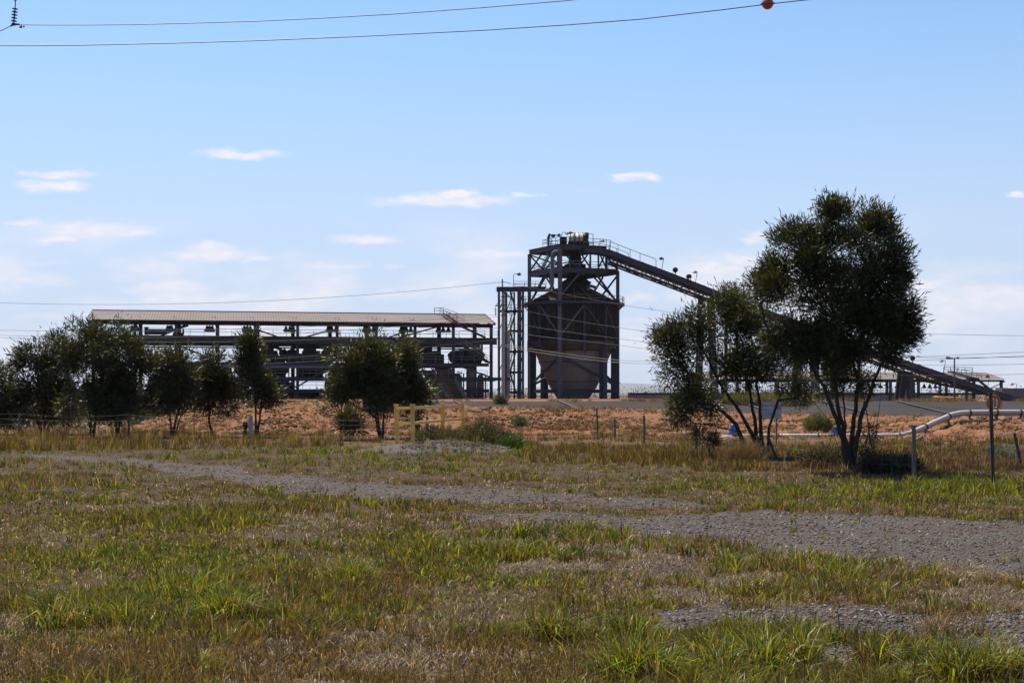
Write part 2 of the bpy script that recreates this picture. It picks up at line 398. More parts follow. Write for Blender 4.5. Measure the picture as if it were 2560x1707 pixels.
m, nt, b = nmat('ground_earth', .95); b.inputs['Specular IOR Level'].default_value = .15
L = nt.links.new
def nn(t, **kw):
    n = nt.nodes.new(t)
    for k, v in kw.items(): setattr(n, k, v)
    return n
def nmix(f, a, c):
    q = nn('ShaderNodeMix', data_type='RGBA')
    L(f, q.inputs[0])
    for i, s in ((6, a), (7, c)):
        if isinstance(s, tuple): q.inputs[i].default_value = (*s, 1)
        else: L(s, q.inputs[i])
    return q.outputs[2]
def ramp(src, lo, hi):
    q = nn('ShaderNodeMapRange'); L(src, q.inputs[0]); q.inputs[1].default_value = lo; q.inputs[2].default_value = hi; return q.outputs[0]
at = nn('ShaderNodeAttribute', attribute_name='Col'); sp = nn('ShaderNodeSeparateColor'); L(at.outputs['Color'], sp.inputs[0])
geo = nn('ShaderNodeNewGeometry')
def noise(scale, det=5, rough=.55):
    q = nn('ShaderNodeTexNoise'); q.inputs['Scale'].default_value = scale; q.inputs['Detail'].default_value = det; q.inputs['Roughness'].default_value = rough
    L(geo.outputs['Position'], q.inputs['Vector']); return q.outputs['Fac']
nA, nB, nC = noise(.9), noise(14, 6, .7), noise(60, 4, .7)
soil = nmix(ramp(nB, .42, .70), (.040, .027, .016), (.15, .10, .056))       # earth to straw litter
soil = nmix(ramp(nA, .45, .65), soil, (.085, .056, .032))
vor = nn('ShaderNodeTexVoronoi'); vor.inputs['Scale'].default_value = 58; L(geo.outputs['Position'], vor.inputs['Vector'])
vc = nn('ShaderNodeSeparateColor'); L(vor.outputs['Color'], vc.inputs[0])
stone = nmix(vc.outputs[0], (.048, .040, .037), (.14, .119, .108))
stone = nmix(ramp(vc.outputs[1], .78, .86), stone, (.15, .08, .055))
stone = nmix(ramp(noise(.55, 3), .42, .64), stone, (.110, .093, .080))     # dusty, compacted stretches
gsel = ramp(nn('ShaderNodeMath', operation='ADD').outputs[0], .45, .75)
ad = gsel.node.inputs[0].links[0].from_node
L(sp.outputs[0], ad.inputs[0])
nsh = nn('ShaderNodeMath', operation='MULTIPLY_ADD'); L(nB, nsh.inputs[0]); nsh.inputs[1].default_value = .7; nsh.inputs[2].default_value = -.35; L(nsh.outputs[0], ad.inputs[1])
col = nmix(gsel, soil, stone)
dirt = nmix(ramp(nB, .35, .65), (.16, .072, .04), (.24, .12, .07))
col = nmix(sp.outputs[1], col, dirt)
L(col, b.inputs['Base Color'])
bp = nn('ShaderNodeBump'); bp.inputs['Strength'].default_value = .9; bp.inputs['Distance'].default_value = .03
hm = nn('ShaderNodeMath', operation='ADD'); L(nC, hm.inputs[0]); L(vor.outputs['Distance'], hm.inputs[1]); L(hm.outputs[0], bp.inputs['Height'])
L(bp.outputs[0], b.inputs['Normal'])
M['ground'] = m
g = raw_mesh('ground', M['ground'], np.stack([XX, YY, ZZ], -1).reshape(-1, 3), quads, np.full(len(quads), 4), cols, smooth=True)
tag(g, 'flat dry ground of gravel, straw and bare earth running to the horizon', 'ground', kind='structure')

# ------------------------------------------------------------------ orange earth embankment and the lined far bank of the pond
CREST = ([250, 310, 380, 430, 520, 600, 700, 800, 900, 1000, 1200, 1500, 1700, 1900, 2200, 2400, 2700, 3200],
         [1085, 1072, 1052, 1037, 1017, 1007, 1001, 1000, 1008, 1016, 1019, 1022, 1028, 1037, 1042, 1045, 1045, 1045])
TOE = ([250, 310, 700, 900, 1100, 1500, 1650, 1800, 2100, 2300, 2500, 3200], [64, 62, 58, 58, 58.5, 58, 54, 52, 51.5, 50.5, 49.5, 49])
def crest_z(px): return np.maximum(CAMZ - (np.interp(px, *CREST) - HY) * crest_d(px) / F, .02)
pxs = np.arange(250, 3200, 3.0)
sv = np.concatenate([np.linspace(0, 1, 80), 1 + np.linspace(.03, 1, 10)])
PXg, Sg = np.meshgrid(pxs, sv)
toe = np.interp(PXg, *TOE) - 1.0; crd = crest_d(PXg); crz = crest_z(PXg)
s01 = np.clip(Sg, 0, 1)
prof = .55 * s01 + .45 * (3 * s01 ** 2 - 2 * s01 ** 3)
Yg = np.where(Sg <= 1, toe + (crd - toe) * s01, crd + (Sg - 1) * 16)
Zg = -.12 + (crz + .12) * prof
Zg = np.where(Sg > 1, crz - np.clip((Sg - 1) * 16 - 4, 0, 99) * .30, Zg)
Xg = (PXg - CX) / F * crd * (.86 + .14 * np.clip(Yg / crd, 0, 1.2))   # rows run slightly inward towards the crest
Xg = (PXg - CX) / F * Yg
rough_ = (fbm(Xg * .8, Yg * .8, 21) - .5) * .22 + (fbm(Xg * 3.2, Yg * 3.2, 23, 3) - .5) * .22 + (fbm(Xg * 9, Yg * 9, 29, 2) - .5) * .16
Zg = Zg + rough_ * np.clip(s01 * 5, 0, 1) * np.where(Sg > 1, .4, 1)
def bund_z(px, d):
    t, c = np.interp(px, *TOE) - 1.0, crest_d(px)
    s = np.clip((d - t) / (c - t), 0, 1)
    return -.12 + (crest_z(px) + .12) * (.55 * s + .45 * (3 * s ** 2 - 2 * s ** 3))
ny2, nx2 = Xg.shape; idx = np.arange(nx2 * ny2).reshape(ny2, nx2)
quads = np.stack([idx[:-1, :-1], idx[:-1, 1:], idx[1:, 1:], idx[1:, :-1]], -1).reshape(-1, 4)
M['bund'] = pmat('orange_clod_earth', (.205, .098, .050), .95, 0, .28, 2.2, alt=(.10, .058, .034), altamt=.85, altscale=.9, thresh=(.46, .66), bump=.8, bscale=7)
M['bund'].node_tree.nodes['Principled BSDF'].inputs['Specular IOR Level'].default_value = .1
o = raw_mesh('embankment', M['bund'], np.stack([Xg, Yg, Zg], -1).reshape(-1, 3), quads, np.full(len(quads), 4), None, smooth=True)
tag(o, 'cloddy orange earth embankment of the pond', 'embankment', kind='structure')

pxs = np.linspace(860, 3100, 240); sv = np.linspace(0, 1, 16)
Xl = np.interp(pxs, [860, 3100], [-17.5, 80])[None, :] + 0 * sv[:, None]
Yl = (127 + 23 * sv)[:, None] + 0 * Xl
Zl = (-2.3 + 3.26 * sv)[:, None] + (fbm(Xl * .22, Yl * .4, 61) - .5) * .12 + (fbm(Xl * 1.5, Yl * .25, 63) - .5) * .06
ny2, nx2 = Xl.shape; idx = np.arange(nx2 * ny2).reshape(ny2, nx2)
quads = np.stack([idx[:-1, :-1], idx[:-1, 1:], idx[1:, 1:], idx[1:, :-1]], -1).reshape(-1, 4)
M['liner'] = pmat('grey_pond_liner', (.037, .031, .030), .9, 0, .15, .25, alt=(.05, .043, .04), altamt=.6, altscale=.12, thresh=(.5, .7))
o = raw_mesh('pond_liner', M['liner'], np.stack([Xl, Yl, Zl], -1).reshape(-1, 3), quads, np.full(len(quads), 4), None, smooth=True)
tag(o, 'grey sheet lining on the far bank of the pond', 'pond bank', kind='structure')
for k_ in ('liner',): M[k_].node_tree.nodes['Principled BSDF'].inputs['Specular IOR Level'].default_value = .1
M['seam'] = pmat('pale_liner_seam', (.055, .049, .047), .9, 0, .1, 1)
mb = MB()
for x0 in (-2, 9, 21, 27.5, 36.5, 44.5, 58):
    mb.beam((x0 - 4, 149.6, 1.0), (x0 + 3.6, 127.5, -2.14), .35, .03)
sm = mb.build('liner_seam', M['seam'], None); tag(sm, 'pale welded seams across the grey pond lining', 'liner seams', kind='structure')

# ------------------------------------------------------------------ hills, far scrub
HK = 20000 / 7000.0
hx = np.linspace(-6000, 9000, 220)
hp = CX + hx / 7000 * F
top = -2 + 24 * np.exp(-((hp - 1330) / 260) ** 2) + 30 * np.exp(-((hp - 1580) / 150) ** 2) + 12 * np.exp(-((hp - 1900) / 300) ** 2) + 20 * fbm(hx / 900, hx * 0, 5) + 10 * np.exp(-((hp - 300) / 500) ** 2)
rows = []
for k in range(14):
    t = k / 13.0
    rows.append(np.stack([hx, 7000 - 900 * (1 - t) + 0 * hx + 120 * (fbm(hx / 300, hx * 0 + k, 8) - .5), -6 + (top + 6) * (t ** .8) * (1 - .12 * (1 - t) * fbm(hx / 160, hx * 0 + k * .7, 14))], -1))
rows.append(np.stack([hx, 7000 + 900 + 0 * hx, 0 * hx - 8], -1))
V = np.concatenate(rows) * np.array([HK, HK, HK]); idx = np.arange(len(V)).reshape(15, 220)
quads = np.stack([idx[:-1, :-1], idx[:-1, 1:], idx[1:, 1:], idx[1:, :-1]], -1).reshape(-1, 4)
M['hills'] = pmat('hill_scrub', (.06, .065, .05), .95, 0, .3, .0012, alt=(.16, .12, .09), altamt=.5, altscale=.003)
o = raw_mesh('hills', M['hills'], V, quads, np.full(len(quads), 4), None, smooth=True)
tag(o, 'low blue hills on the horizon behind the silo', 'hills', kind='structure')
# ------------------------------------------------------------------ foliage machinery
def unit(a): return a / np.maximum(np.linalg.norm(a, axis=-1, keepdims=True), 1e-9)
def leaf_arrays(base, dirv, ln, wd, colr):
    """pointed leaves: base, left, tip, right; folded a little along the midrib"""
    n = len(base)
    side = unit(np.cross(dirv, unit(rng.normal(size=(n, 3)))))
    nor = np.cross(side, dirv)
    mid = base + dirv * (ln * .45)[:, None]
    V = np.stack([base, mid - side * wd[:, None] * .5 + nor * (wd * .2)[:, None], base + dirv * ln[:, None] - nor * (ln * .08)[:, None], mid + side * wd[:, None] * .5 + nor * (wd * .2)[:, None]], 1).reshape(-1, 3)
    q = np.arange(4 * n).reshape(n, 4)
    return V, q, np.repeat(colr, 4, axis=0)
GREENS = np.array([(.030, .050, .014), (.045, .068, .017), (.062, .080, .022), (.024, .038, .014), (.075, .078, .028)])
def leaf_cloud(cent, per, sig, ln, wd, out_from, up=.2, tone=1.0, droop=.0, palette=GREENS):
    m = len(cent)
    c = np.repeat(cent, per, axis=0); n = len(c)
    pos = c + rng.normal(size=(n, 3)) * sig
    d = unit(unit(pos - out_from) * .35 + unit(pos - c) * .75 + rng.normal(size=(n, 3)) * .5 + np.array([0, 0, up - droop]))
    pi = np.clip((rng.random(m) * len(palette)).astype(int), 0, len(palette) - 1)
    cc = np.repeat(palette[pi], per, axis=0) * (0.6 + .8 * rng.random((n, 1))) * tone
    sz = .65 + .7 * rng.random(n)
    return leaf_arrays(pos, d, ln * sz, wd * sz, cc)
def skeleton(stems, tips, seg=.3, seed=1):
    """stems: list of polylines (Nx3). Every tip is joined to the nearest suitable node, near ones first. Returns nodes, parents, tip ids."""
    r = np.random.default_rng(seed)
    pos, par = [], []
    for s in stems:
        prev = -1
        for i, p in enumerate(s):
            if i == 0: pos.append(np.array(p, float)); par.append(-1); prev = len(pos) - 1; continue
            a = np.array(s[i - 1], float); b_ = np.array(p, float); k = max(1, int(np.linalg.norm(b_ - a) / seg))
            for j in range(1, k + 1):
                q = a + (b_ - a) * j / k + (r.normal(size=3) * seg * .06 if j < k else 0)
                pos.append(q); par.append(prev); prev = len(pos) - 1
    base = np.array(stems[0][0])
    order = np.argsort(np.linalg.norm(tips - base, axis=1))
    cap = len(pos) + len(tips) * 14 + 10
    A = np.zeros((cap, 3)); n = len(pos); A[:n] = np.array(pos); par = par + [0] * (cap - n)
    hgt = np.zeros(cap); hgt[:n] = A[:n, 2]
    zmin = base[2] + .12 * (tips[:, 2].max() - base[2])
    ids = []
    for t in order:
        T = tips[t]; dv = T - A[:n]; dist = np.linalg.norm(dv, axis=1)
        pen = np.clip(A[:n, 2] - T[2] + .15 * dist, 0, None) * 1.6 + np.clip(zmin - A[:n, 2], 0, None) * 2
        j = int(np.argmin(dist + pen)); L_ = dist[j]
        k = min(12, max(1, int(L_ / seg)))
        p0 = A[j].copy(); prev = j
        lift = np.array([0, 0, .18 * L_]) * (1 if T[2] > p0[2] else .3)
        for q in range(1, k + 1):
            u = q / k
            A[n] = p0 + (T - p0) * u - lift * (u * (1 - u)) + r.normal(size=3) * seg * .10 * (1 if q < k else 0)
            par[n] = prev; prev = n; n += 1
        ids.append(prev)
    return A[:n], np.array(par[:n]), ids
def limb_mesh(A, par, r0, rtip=.006, ex=2.2, sides=6):
    n = len(A); w = np.zeros(n); kids = np.zeros(n, int)
    for i in range(n):
        if par[i] >= 0: kids[par[i]] += 1
    w[kids == 0] = rtip ** ex
    for i in range(n - 1, -1, -1):                     # children always follow their parents
        if par[i] >= 0: w[par[i]] += w[i]
    rad = w ** (1 / ex)
    k = r0 / max(rad.max(), 1e-6)
    rad = np.maximum(rtip, rad * k * np.clip(rad / rad.max() * 1.4, .35, 1))
    hf = (A[:, 2] - A[0, 2]) / (A[:, 2].max() - A[0, 2])
    rad = np.maximum(rtip, np.minimum(rad, r0 * np.interp(hf, [0, .06, .16, .32, .6, 1], [1.05, .78, .52, .38, .22, .1])))
    i = np.where(par >= 0)[0]; a, b_ = A[par[i]], A[i]
    t = unit(b_ - a); ref = np.where(np.abs(t[:, 2:3]) > .9, np.array([[1., 0, 0]]), np.array([[0, 0, 1.]]))
    u = unit(np.cross(t, ref)); v = np.cross(t, u)
    ra, rb = np.minimum(rad[par[i]], rad[i] * 1.5), rad[i]
    V = []
    for k in range(sides):
        an = 2 * math.pi * k / sides; dd = u * math.cos(an) + v * math.sin(an)
        V.append(a - t * (ra * .3)[:, None] + dd * ra[:, None]); V.append(b_ + t * (rb * .3)[:, None] + dd * rb[:, None])
    V = np.stack(V, 1)                                  # edges x 2*sides x 3
    m = len(i); base = np.arange(m)[:, None] * 2 * sides
    q = []
    for k in range(sides):
        k2 = (k + 1) % sides
        q.append(np.stack([base[:, 0] + 2 * k, base[:, 0] + 2 * k2, base[:, 0] + 2 * k2 + 1, base[:, 0] + 2 * k + 1], -1))
    return V.reshape(-1, 3), np.concatenate(q)
def tree(name, label, cat, base, d, stems, lobes, nclus, per, ln, wd, r0, seed, group=None, sig=.16, tone=1.0, up=.2, droop=0., palette=GREENS, z0=0., squash=.8, fill=.5, spread=1.0, thin=.36):
    """base (px, py); stems in px with depth offsets; lobes (px, py, rx, ry[, weight[, depth offset]]) in px at the depth d"""
    global rng
    rng = np.random.default_rng(seed)
    B = P(base[0], base[1], d); B.z = z0
    root = thing(name, label, cat, B, group)
    k = d / F
    cen, rad, wts = [], [], []
    for lo in lobes:
        px, py, rx, ry = lo[:4]; w = lo[4] if len(lo) > 4 else 1.0
        dd = lo[5] if len(lo) > 5 else rng.uniform(-.5, .5) * rx * k * spread
        c = P(px, py, d); c.y += dd
        cen.append(c); rad.append((rx * k, max(rx, ry) * k * squash, ry * k)); wts.append(w * rx * ry)
    cen, rad, wts = np.array(cen), np.array(rad), np.array(wts)
    nsub = max(6, int(nclus / 13))                      # foliage hangs in clumps, the clumps fill the lobes
    li = rng.choice(len(cen), size=nsub, p=wts / wts.sum())
    dirs = unit(rng.normal(size=(nsub, 3))); rr = rng.random(nsub) ** fill
    far_ = rng.random(nsub) < .20
    rr = np.where(far_, .8 + .42 * rng.random(nsub), rr * .92)
    sub = cen[li] + dirs * rad[li] * rr[:, None]
    srad = (.16 + .22 * rng.random(nsub)) * np.minimum(rad[li].mean(axis=1), 75 * k) * np.where(far_, .42, 1.0)
    pw_ = np.where(far_, .35, 1.0); si = rng.choice(nsub, size=nclus, p=pw_ / pw_.sum()); dirs = unit(rng.normal(size=(nclus, 3)))
    tips = sub[si] + dirs * (srad[si] * rng.random(nclus) ** .45)[:, None] * np.array([1.15, 1.15, .85])
    hole = fbm(tips[:, 0] * 2.3 + tips[:, 1] * 1.1 + 50, tips[:, 2] * 2.3 + tips[:, 1] * .9 + 50, seed)   # gaps where the sky shows through
    tips = tips[hole > thin]
    sp = [[tuple(P(x, y, d + dd)) for (x, y, dd) in s] for s in stems]
    for s in sp:
        s[0] = (s[0][0], s[0][1], z0 - .15)
    A, par, ids = skeleton(sp, tips, seed=seed, seg=max(.18, .006 * d))
    V, q = limb_mesh(A, par, r0, rtip=max(.006, d * .00013))
    raw_mesh('trunk', M['bark'], V, q, np.full(len(q), 4), None, root)
    ctr = cen.mean(0); ctr = np.array([ctr[0], ctr[1], ctr[2] - .6])
    dist = np.linalg.norm(tips - ctr, axis=1)
    V, q, cc = leaf_cloud(tips, per, sig, ln, wd, ctr, up, tone, droop, palette)
    raw_mesh('crown', M['leaf'], V, q, np.full(len(q), 4), cc, root)
    return root
# ------------------------------------------------------------------ plant: local frames
def railing(mb, pts, h=1.05, step=2.2, r=.045, mid=True):
    pts = [Vector(p) for p in pts]; Z = Vector((0, 0, 1))
    for a, b in zip(pts[:-1], pts[1:]):
        n = max(1, int((b - a).length / step))
        for i in range(n + 1):
            p = a + (b - a) * i / n
            mb.beam(p, p + Z * h, r * 1.6)
        for k in ((1.0, .55) if mid else (1.0,)):
            mb.beam(a + Z * h * k, b + Z * h * k, r * 1.7)
def stair(mb, p, q, w, n, side):
    """a stair flight: two stringers, treads; side is the width direction"""
    p, q = Vector(p), Vector(q); s = Vector(side).normalized() * (w / 2)
    for k in (1, -1): mb.beam(p + s * k, q + s * k, .1, .28)
    for i in range(n):
        c = p + (q - p) * (i + .5) / n
        mb.beam(c - s, c + s, .26, .05)
# gooseneck floodlights: one master per kind, copied
def gooseneck(loc, label, h, arm=1.0, sgn=1, white=True, lean=0., group='gooseneck lamps'):
    t = thing('gooseneck_lamp', label, 'lamp', loc, group)
    L0 = Vector(loc); mb = MB(); top = L0 + Vector((lean, 0, h))
    mb.tube([L0, L0 + (top - L0) * .93, top + Vector((sgn * arm * .12, 0, .0)), top + Vector((sgn * arm * .7, 0, -.04))], .05, 6)
    mb.build('pole', M['steel'], t)
    mb = MB(); c = top + Vector((sgn * arm, 0, -.06))
    mb.lathe(c, [(.10, .22), (.20, .15), (.40, -.10), (.42, -.16)], 12)
    sh_ = mb.build('lamp_shade', M['rail'] if white else M['steel_dark'], t)
    mb = MB(); mb.ball(c + Vector((0, 0, -.14)), .30, 10, (1, 1, .55))
    mb.build('lens', M['glass'] if white else M['steel_dark'], sh_)
    return t

# ------------------------------------------------------------------ the surge silo
SD = 250.0
SC = Vector(((1432.8 - CX) / F * SD, SD, 0)); SR = 8.07
def sa(a, z, r=SR): a = math.radians(a); return Vector((SC.x + r * math.sin(a), SC.y - r * math.cos(a), z))
silo = thing('storage_silo', 'tall soot-stained round bin on steel legs under a braced head frame', 'silo', (SC.x, SC.y, .8))
mb = MB(); prof = []
n = 216; vs, fs = [], []
zs = [10.9, 12.3, 12.32, 14.9, 14.92, 17.3]
for zi, z in enumerate(zs):
    for k in range(n):
        a = 2 * math.pi * k / n
        r = 7.66 + (.05 if k % 3 == 0 else 0) + (.06 if zi in (1, 3) else 0)
        vs.append((SC.x + r * math.cos(a), SC.y + r * math.sin(a), z))
for zi in range(len(zs) - 1):
    for k in range(n):
        k2 = (k + 1) % n
        fs.append((zi * n + k, zi * n + k2, (zi + 1) * n + k2, (zi + 1) * n + k))
mb.add(vs, fs[n:]); mb.build('drum', M['drum'], silo)
mb = MB(); mb.add(vs[:2 * n], fs[:n]); mb.build('lower_drum_course', M['soot'], silo)
mb = MB(); mb.lathe((SC.x, SC.y, 0), [(7.0, 11.0), (7.75, 10.95), (7.85, 10.6), (7.7, 10.2), (7.45, 9.9), (7.55, 9.5), (7.1, 9.15), (6.6, 9.1)], 48)
mb.build('ring_beam', M['band'], silo, True)
mb = MB(); mb.lathe((SC.x, SC.y, 0), [(6.75, 9.12), (6.0, 7.3), (6.05, 7.25), (4.6, 3.95), (4.66, 3.9), (3.75, 2.35), (2.6, .6)], 24)
hop_ = mb.build('hopper', M['hopper'], silo)
for k in range(12):                                                # welded ribs down the cone
    a = 15 + 30 * k; mb = MB()
    mb.beam(sa(a, 9.1, 6.78), sa(a, .7, 2.72), .10, .06); mb.build('hopper_rib', M['band'], hop_)
for z, r in ((7.27, 6.06), (3.92, 4.68)):
    mb = MB(); mb.lathe((SC.x, SC.y, z), [(r - .2, -.06), (r + .07, -.06), (r + .07, .06), (r - .2, .06)], 24); mb.build('hopper_flange', M['band'], hop_)
MAIN = (-18.5, 71.5, 161.5, -108.5)
for a in range(12):
    an = -18.5 + 30 * a
    mb = MB()
    if a % 3 == 0:
        top = {0: 26.5, 3: 23.1, 6: 23.1, 9: 26.5}[a]
        w = .55 if a else .62
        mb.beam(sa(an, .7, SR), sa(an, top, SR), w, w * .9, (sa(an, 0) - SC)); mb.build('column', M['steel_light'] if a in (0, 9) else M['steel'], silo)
    else:
        mb.beam(sa(an, 9.2, SR - .05), sa(an, 17.2, SR - .05), .32, .3, (sa(an, 0) - SC)); mb.beam(sa(an, 9.1, SR - .1), sa(an, 11.0, SR - .1), .45, .5, (sa(an, 0) - SC))
        mb.build('stanchion', M['steel'], silo)
for an in (41.5, 71.5, -108.5, -138.5, 161.5, 131.5, -78.5):
    mb = MB(); w = 1.0 if an != -78.5 else .7
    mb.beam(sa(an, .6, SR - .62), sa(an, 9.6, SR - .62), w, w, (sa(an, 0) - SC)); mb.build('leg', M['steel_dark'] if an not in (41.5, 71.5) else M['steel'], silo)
mb = MB()
for i in range(4): mb.ibeam(sa(MAIN[i], 2.2, SR - .05), sa(MAIN[(i + 1) % 4], 2.2, SR - .05), .4, .62)
mb.build('base_beam', M['steel'], silo)
for an, d1, d2 in ((-18.5, -108.5, 71.5), (161.5, 71.5, -108.5)):    # knee braces from the front and rear columns
    for b_ in (d1, d2):
        mb = MB(); mb.beam(sa(an, 8.4, SR), sa(b_, 3.0, SR), .28, .4); mb.build('brace', M['steel'], silo)
for i in range(12):                                                 # diagonals over the drum
    a0, a1 = -18.5 + 30 * i, -18.5 + 30 * (i + 1)
    if i % 3 == 0: p, q = sa(a0, 11.6, SR - .1), sa(a1, 17.0, SR - .1)
    elif i % 3 == 1: p, q = sa(a0, 17.0, SR - .1), sa(a1, 12.2, SR - .1)
    else: p, q = sa(a0, 17.0, SR - .1), sa(a1, 11.6, SR - .1)
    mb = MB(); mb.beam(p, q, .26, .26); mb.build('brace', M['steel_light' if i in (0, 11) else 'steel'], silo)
mb = MB()                                                           # ring walkway
ring = [(8.95 * math.cos(2 * math.pi * k / 36), 8.95 * math.sin(2 * math.pi * k / 36)) for k in range(36)]
mb.lathe((SC.x, SC.y, 17.4), [(7.6, -.03), (9.0, -.03), (9.0, .14), (9.06, .14), (9.06, -.28), (9.0, -.28), (8.96, -.1), (7.6, -.1)], 36); rw_ = mb.build('ring_walkway', M['steel'], silo)
mb = MB(); railing(mb, [(SC.x + x, SC.y + y, 17.5) for x, y in ring + ring[:1]], 1.1, 1.6); mb.build('ring_handrail', M['rust'], rw_)
for k in range(12):
    a = -18.5 + 30 * k; mb = MB(); mb.beam(sa(a, 15.9, 7.75), sa(a, 17.15, 8.95), .14); mb.build('walkway_bracket', M['steel'], rw_)
mb = MB(); mb.lathe((SC.x, SC.y, 0), [(7.9, 17.4), (7.85, 17.75), (3.2, 20.1), (2.2, 20.5)], 32); cr_ = mb.build('cone_roof', M['coal'], silo)
mb = MB()
for k in range(16):
    a = 22.5 * k; mb.beam(sa(a, 17.85, 7.7), sa(a, 20.15, 3.2), .12, .14)
mb.build('roof_rafter', M['rust'], cr_)
hx0, hx1 = (700 * .2933 + 1200 - CX) / F * SD, (930 * .2933 + 1200 - CX) / F * SD   # head house over the bin mouth
hc = (hx0 + hx1) / 2
mb = MB()
mb.box((hc, SC.y, 19.9), (hx1 - hx0, 4.4, 2.8))
mb.add([(hx0 - .3, SC.y - 2.4, 21.15), (hx1 + .3, SC.y - 2.4, 21.15), (hx1 + .3, SC.y + 2.4, 21.15), (hx0 - .3, SC.y + 2.4, 21.15), (hc - .4, SC.y - 1, 22.6), (hc + .4, SC.y - 1, 22.6), (hc + .4, SC.y + 1, 22.6), (hc - .4, SC.y + 1, 22.6)],
       [(0, 1, 5, 4), (1, 2, 6, 5), (2, 3, 7, 6), (3, 0, 4, 7), (4, 5, 6, 7), (3, 2, 1, 0)])
mb.build('head_house', M['coal'], silo)
mb = MB()                                                           # grimy feed chute above the head house
mb.lathe((hc - .1, SC.y, 0), [(1.0, 22.4), (1.5, 23.2), (1.9, 23.3), (1.9, 24.4), (1.2, 24.6), (1.0, 26.4)], 16); mb.build('feed_chute', M['coal'], silo)
mb = MB(); mb.tube([sa(35, 19.0, 4.0), sa(35, 20.1, 4.2), sa(40, 20.45, 4.5), sa(48, 20.2, 4.9), sa(50, 19.8, 5.0)], .3, 8); mb.build('vent_pipe', M['steel_light'], silo)
# head frame
A_, B_, C_, D_ = (sa(-108.5, 0), sa(-18.5, 0), sa(71.5, 0), sa(161.5, 0))
def lv(p, z): return Vector((p.x, p.y, z))
mb = MB()
for p, q in ((A_, B_), (B_, C_), (C_, D_), (D_, A_)): mb.ibeam(lv(p, 22.9), lv(q, 22.9), .42, .85)
mb.build('middle_beam', M['steel'], silo)
mb = MB()
mb.add([lv(A_, 23.35), lv(B_, 23.35), lv(C_, 23.35), lv(D_, 23.35), lv(A_, 23.42), lv(B_, 23.42), lv(C_, 23.42), lv(D_, 23.42)], [(0, 1, 2, 3), (7, 6, 5, 4), (0, 4, 5, 1), (1, 5, 6, 2), (2, 6, 7, 3), (3, 7, 4, 0)])
md_ = mb.build('middle_deck', M['steel_dark'], silo)
mb = MB(); railing(mb, [lv(A_, 23.4), lv(B_, 23.4), lv(C_, 23.4), lv(D_, 23.4), lv(A_, 23.4)], 1.1, 1.8); mb.build('middle_handrail', M['rail'], md_)
def mixp(p, q, t, z): v = p + (q - p) * t; return Vector((v.x, v.y, z))
mb = MB(); EB = mixp(B_, C_, .80, 0); EA = mixp(A_, D_, .80, 0)       # the top deck stops short of the conveyor side
for p, q in ((A_, B_), (B_, EB), (EB, EA), (EA, A_)): mb.ibeam(lv(p, 26.85), lv(q, 26.85), .45, .8)
mb.build('top_beam', M['steel'], silo)
mb = MB()
mb.add([lv(A_, 27.27), lv(B_, 27.27), lv(EB, 27.27), lv(EA, 27.27), lv(A_, 27.33), lv(B_, 27.33), lv(EB, 27.33), lv(EA, 27.33)], [(0, 1, 2, 3), (7, 6, 5, 4), (0, 4, 5, 1), (1, 5, 6, 2), (2, 6, 7, 3), (3, 7, 4, 0)])
td_ = mb.build('top_deck', M['steel_dark'], silo)
mb = MB(); railing(mb, [mixp(A_, B_, .45, 27.33), lv(B_, 27.33), lv(EB, 27.33)], 1.15, 1.3); railing(mb, [mixp(A_, B_, .45, 27.33), mixp(D_, EB, .4, 27.33), lv(EA, 27.33)], 1.15, 1.4); mb.build('top_handrail', M['rust'], td_)
for p in (EB, EA):
    mb = MB(); mb.beam(lv(p, 23.3), lv(p, 26.5), .45, .45); mb.build('upper_post', M['steel'], silo)
for p in (mixp(B_, C_, .52, 0), mixp(B_, C_, .66, 0), mixp(A_, D_, .5, 0)):
    mb = MB(); mb.beam(lv(p, 23.3), lv(p, 26.5), .3, .4); mb.build('upper_post', M['steel'], silo)
def xbr(p, q, z0, z1, w=.24, both=True, m='steel'):
    mb = MB(); mb.beam(lv(p, z0), lv(q, z1), w, w * .8); mb.build('brace', M[m], silo)
    if both: mb = MB(); mb.beam(lv(q, z0), lv(p, z1), w, w * .8); mb.build('brace', M[m], silo)
xbr(A_, mixp(A_, B_, .45, 0), 23.4, 26.4); xbr(mixp(A_, B_, .55, 0), B_, 23.4, 26.4, both=True)
xbr(B_, mixp(B_, C_, .30, 0), 26.4, 23.4, both=False); xbr(mixp(B_, C_, .32, 0), mixp(B_, C_, .52, 0), 23.4, 26.4, both=True)
xbr(mixp(B_, C_, .66, 0), EB, 23.4, 26.4); xbr(D_, A_, 23.4, 26.4); xbr(EB, C_, 25.6, 23.2, .26, False)
xbr(A_, mixp(A_, B_, .5, 0), 17.6, 22.4, both=False); xbr(mixp(A_, B_, .12, 0), mixp(A_, B_, .58, 0), 18.6, 22.4, both=False, m='steel_dark'); xbr(mixp(A_, B_, .5, 0), B_, 22.4, 18.0, both=False)
xbr(B_, mixp(B_, C_, .33, 0), 18.4, 22.4, both=False, m='steel_light')
xbr(mixp(B_, C_, .62, 0), C_, 22.4, 17.4, .34, False); xbr(D_, mixp(D_, C_, .55, 0), 17.6, 22.4, .26, False); xbr(mixp(D_, C_, .3, 0), C_, 17.6, 22.4, .26, True, 'steel_dark')
mb = MB(); p0 = mixp(A_, B_, .42, 23.5) + Vector((0, 2.0, 0)); q0 = mixp(A_, B_, .80, 27.2) + Vector((0, 2.0, 0)); stair(mb, p0, q0, 1.0, 14, (.3, 1, 0)); sf_ = mb.build('stair_flight', M['steel_light'], silo)
mb = MB()
for k in (.55, 1.05): mb.beam(p0 + Vector((-.1, -.5, k)), q0 + Vector((-.1, -.5, k)), .06)
mb.build('stair_handrail', M['rail'], sf_)
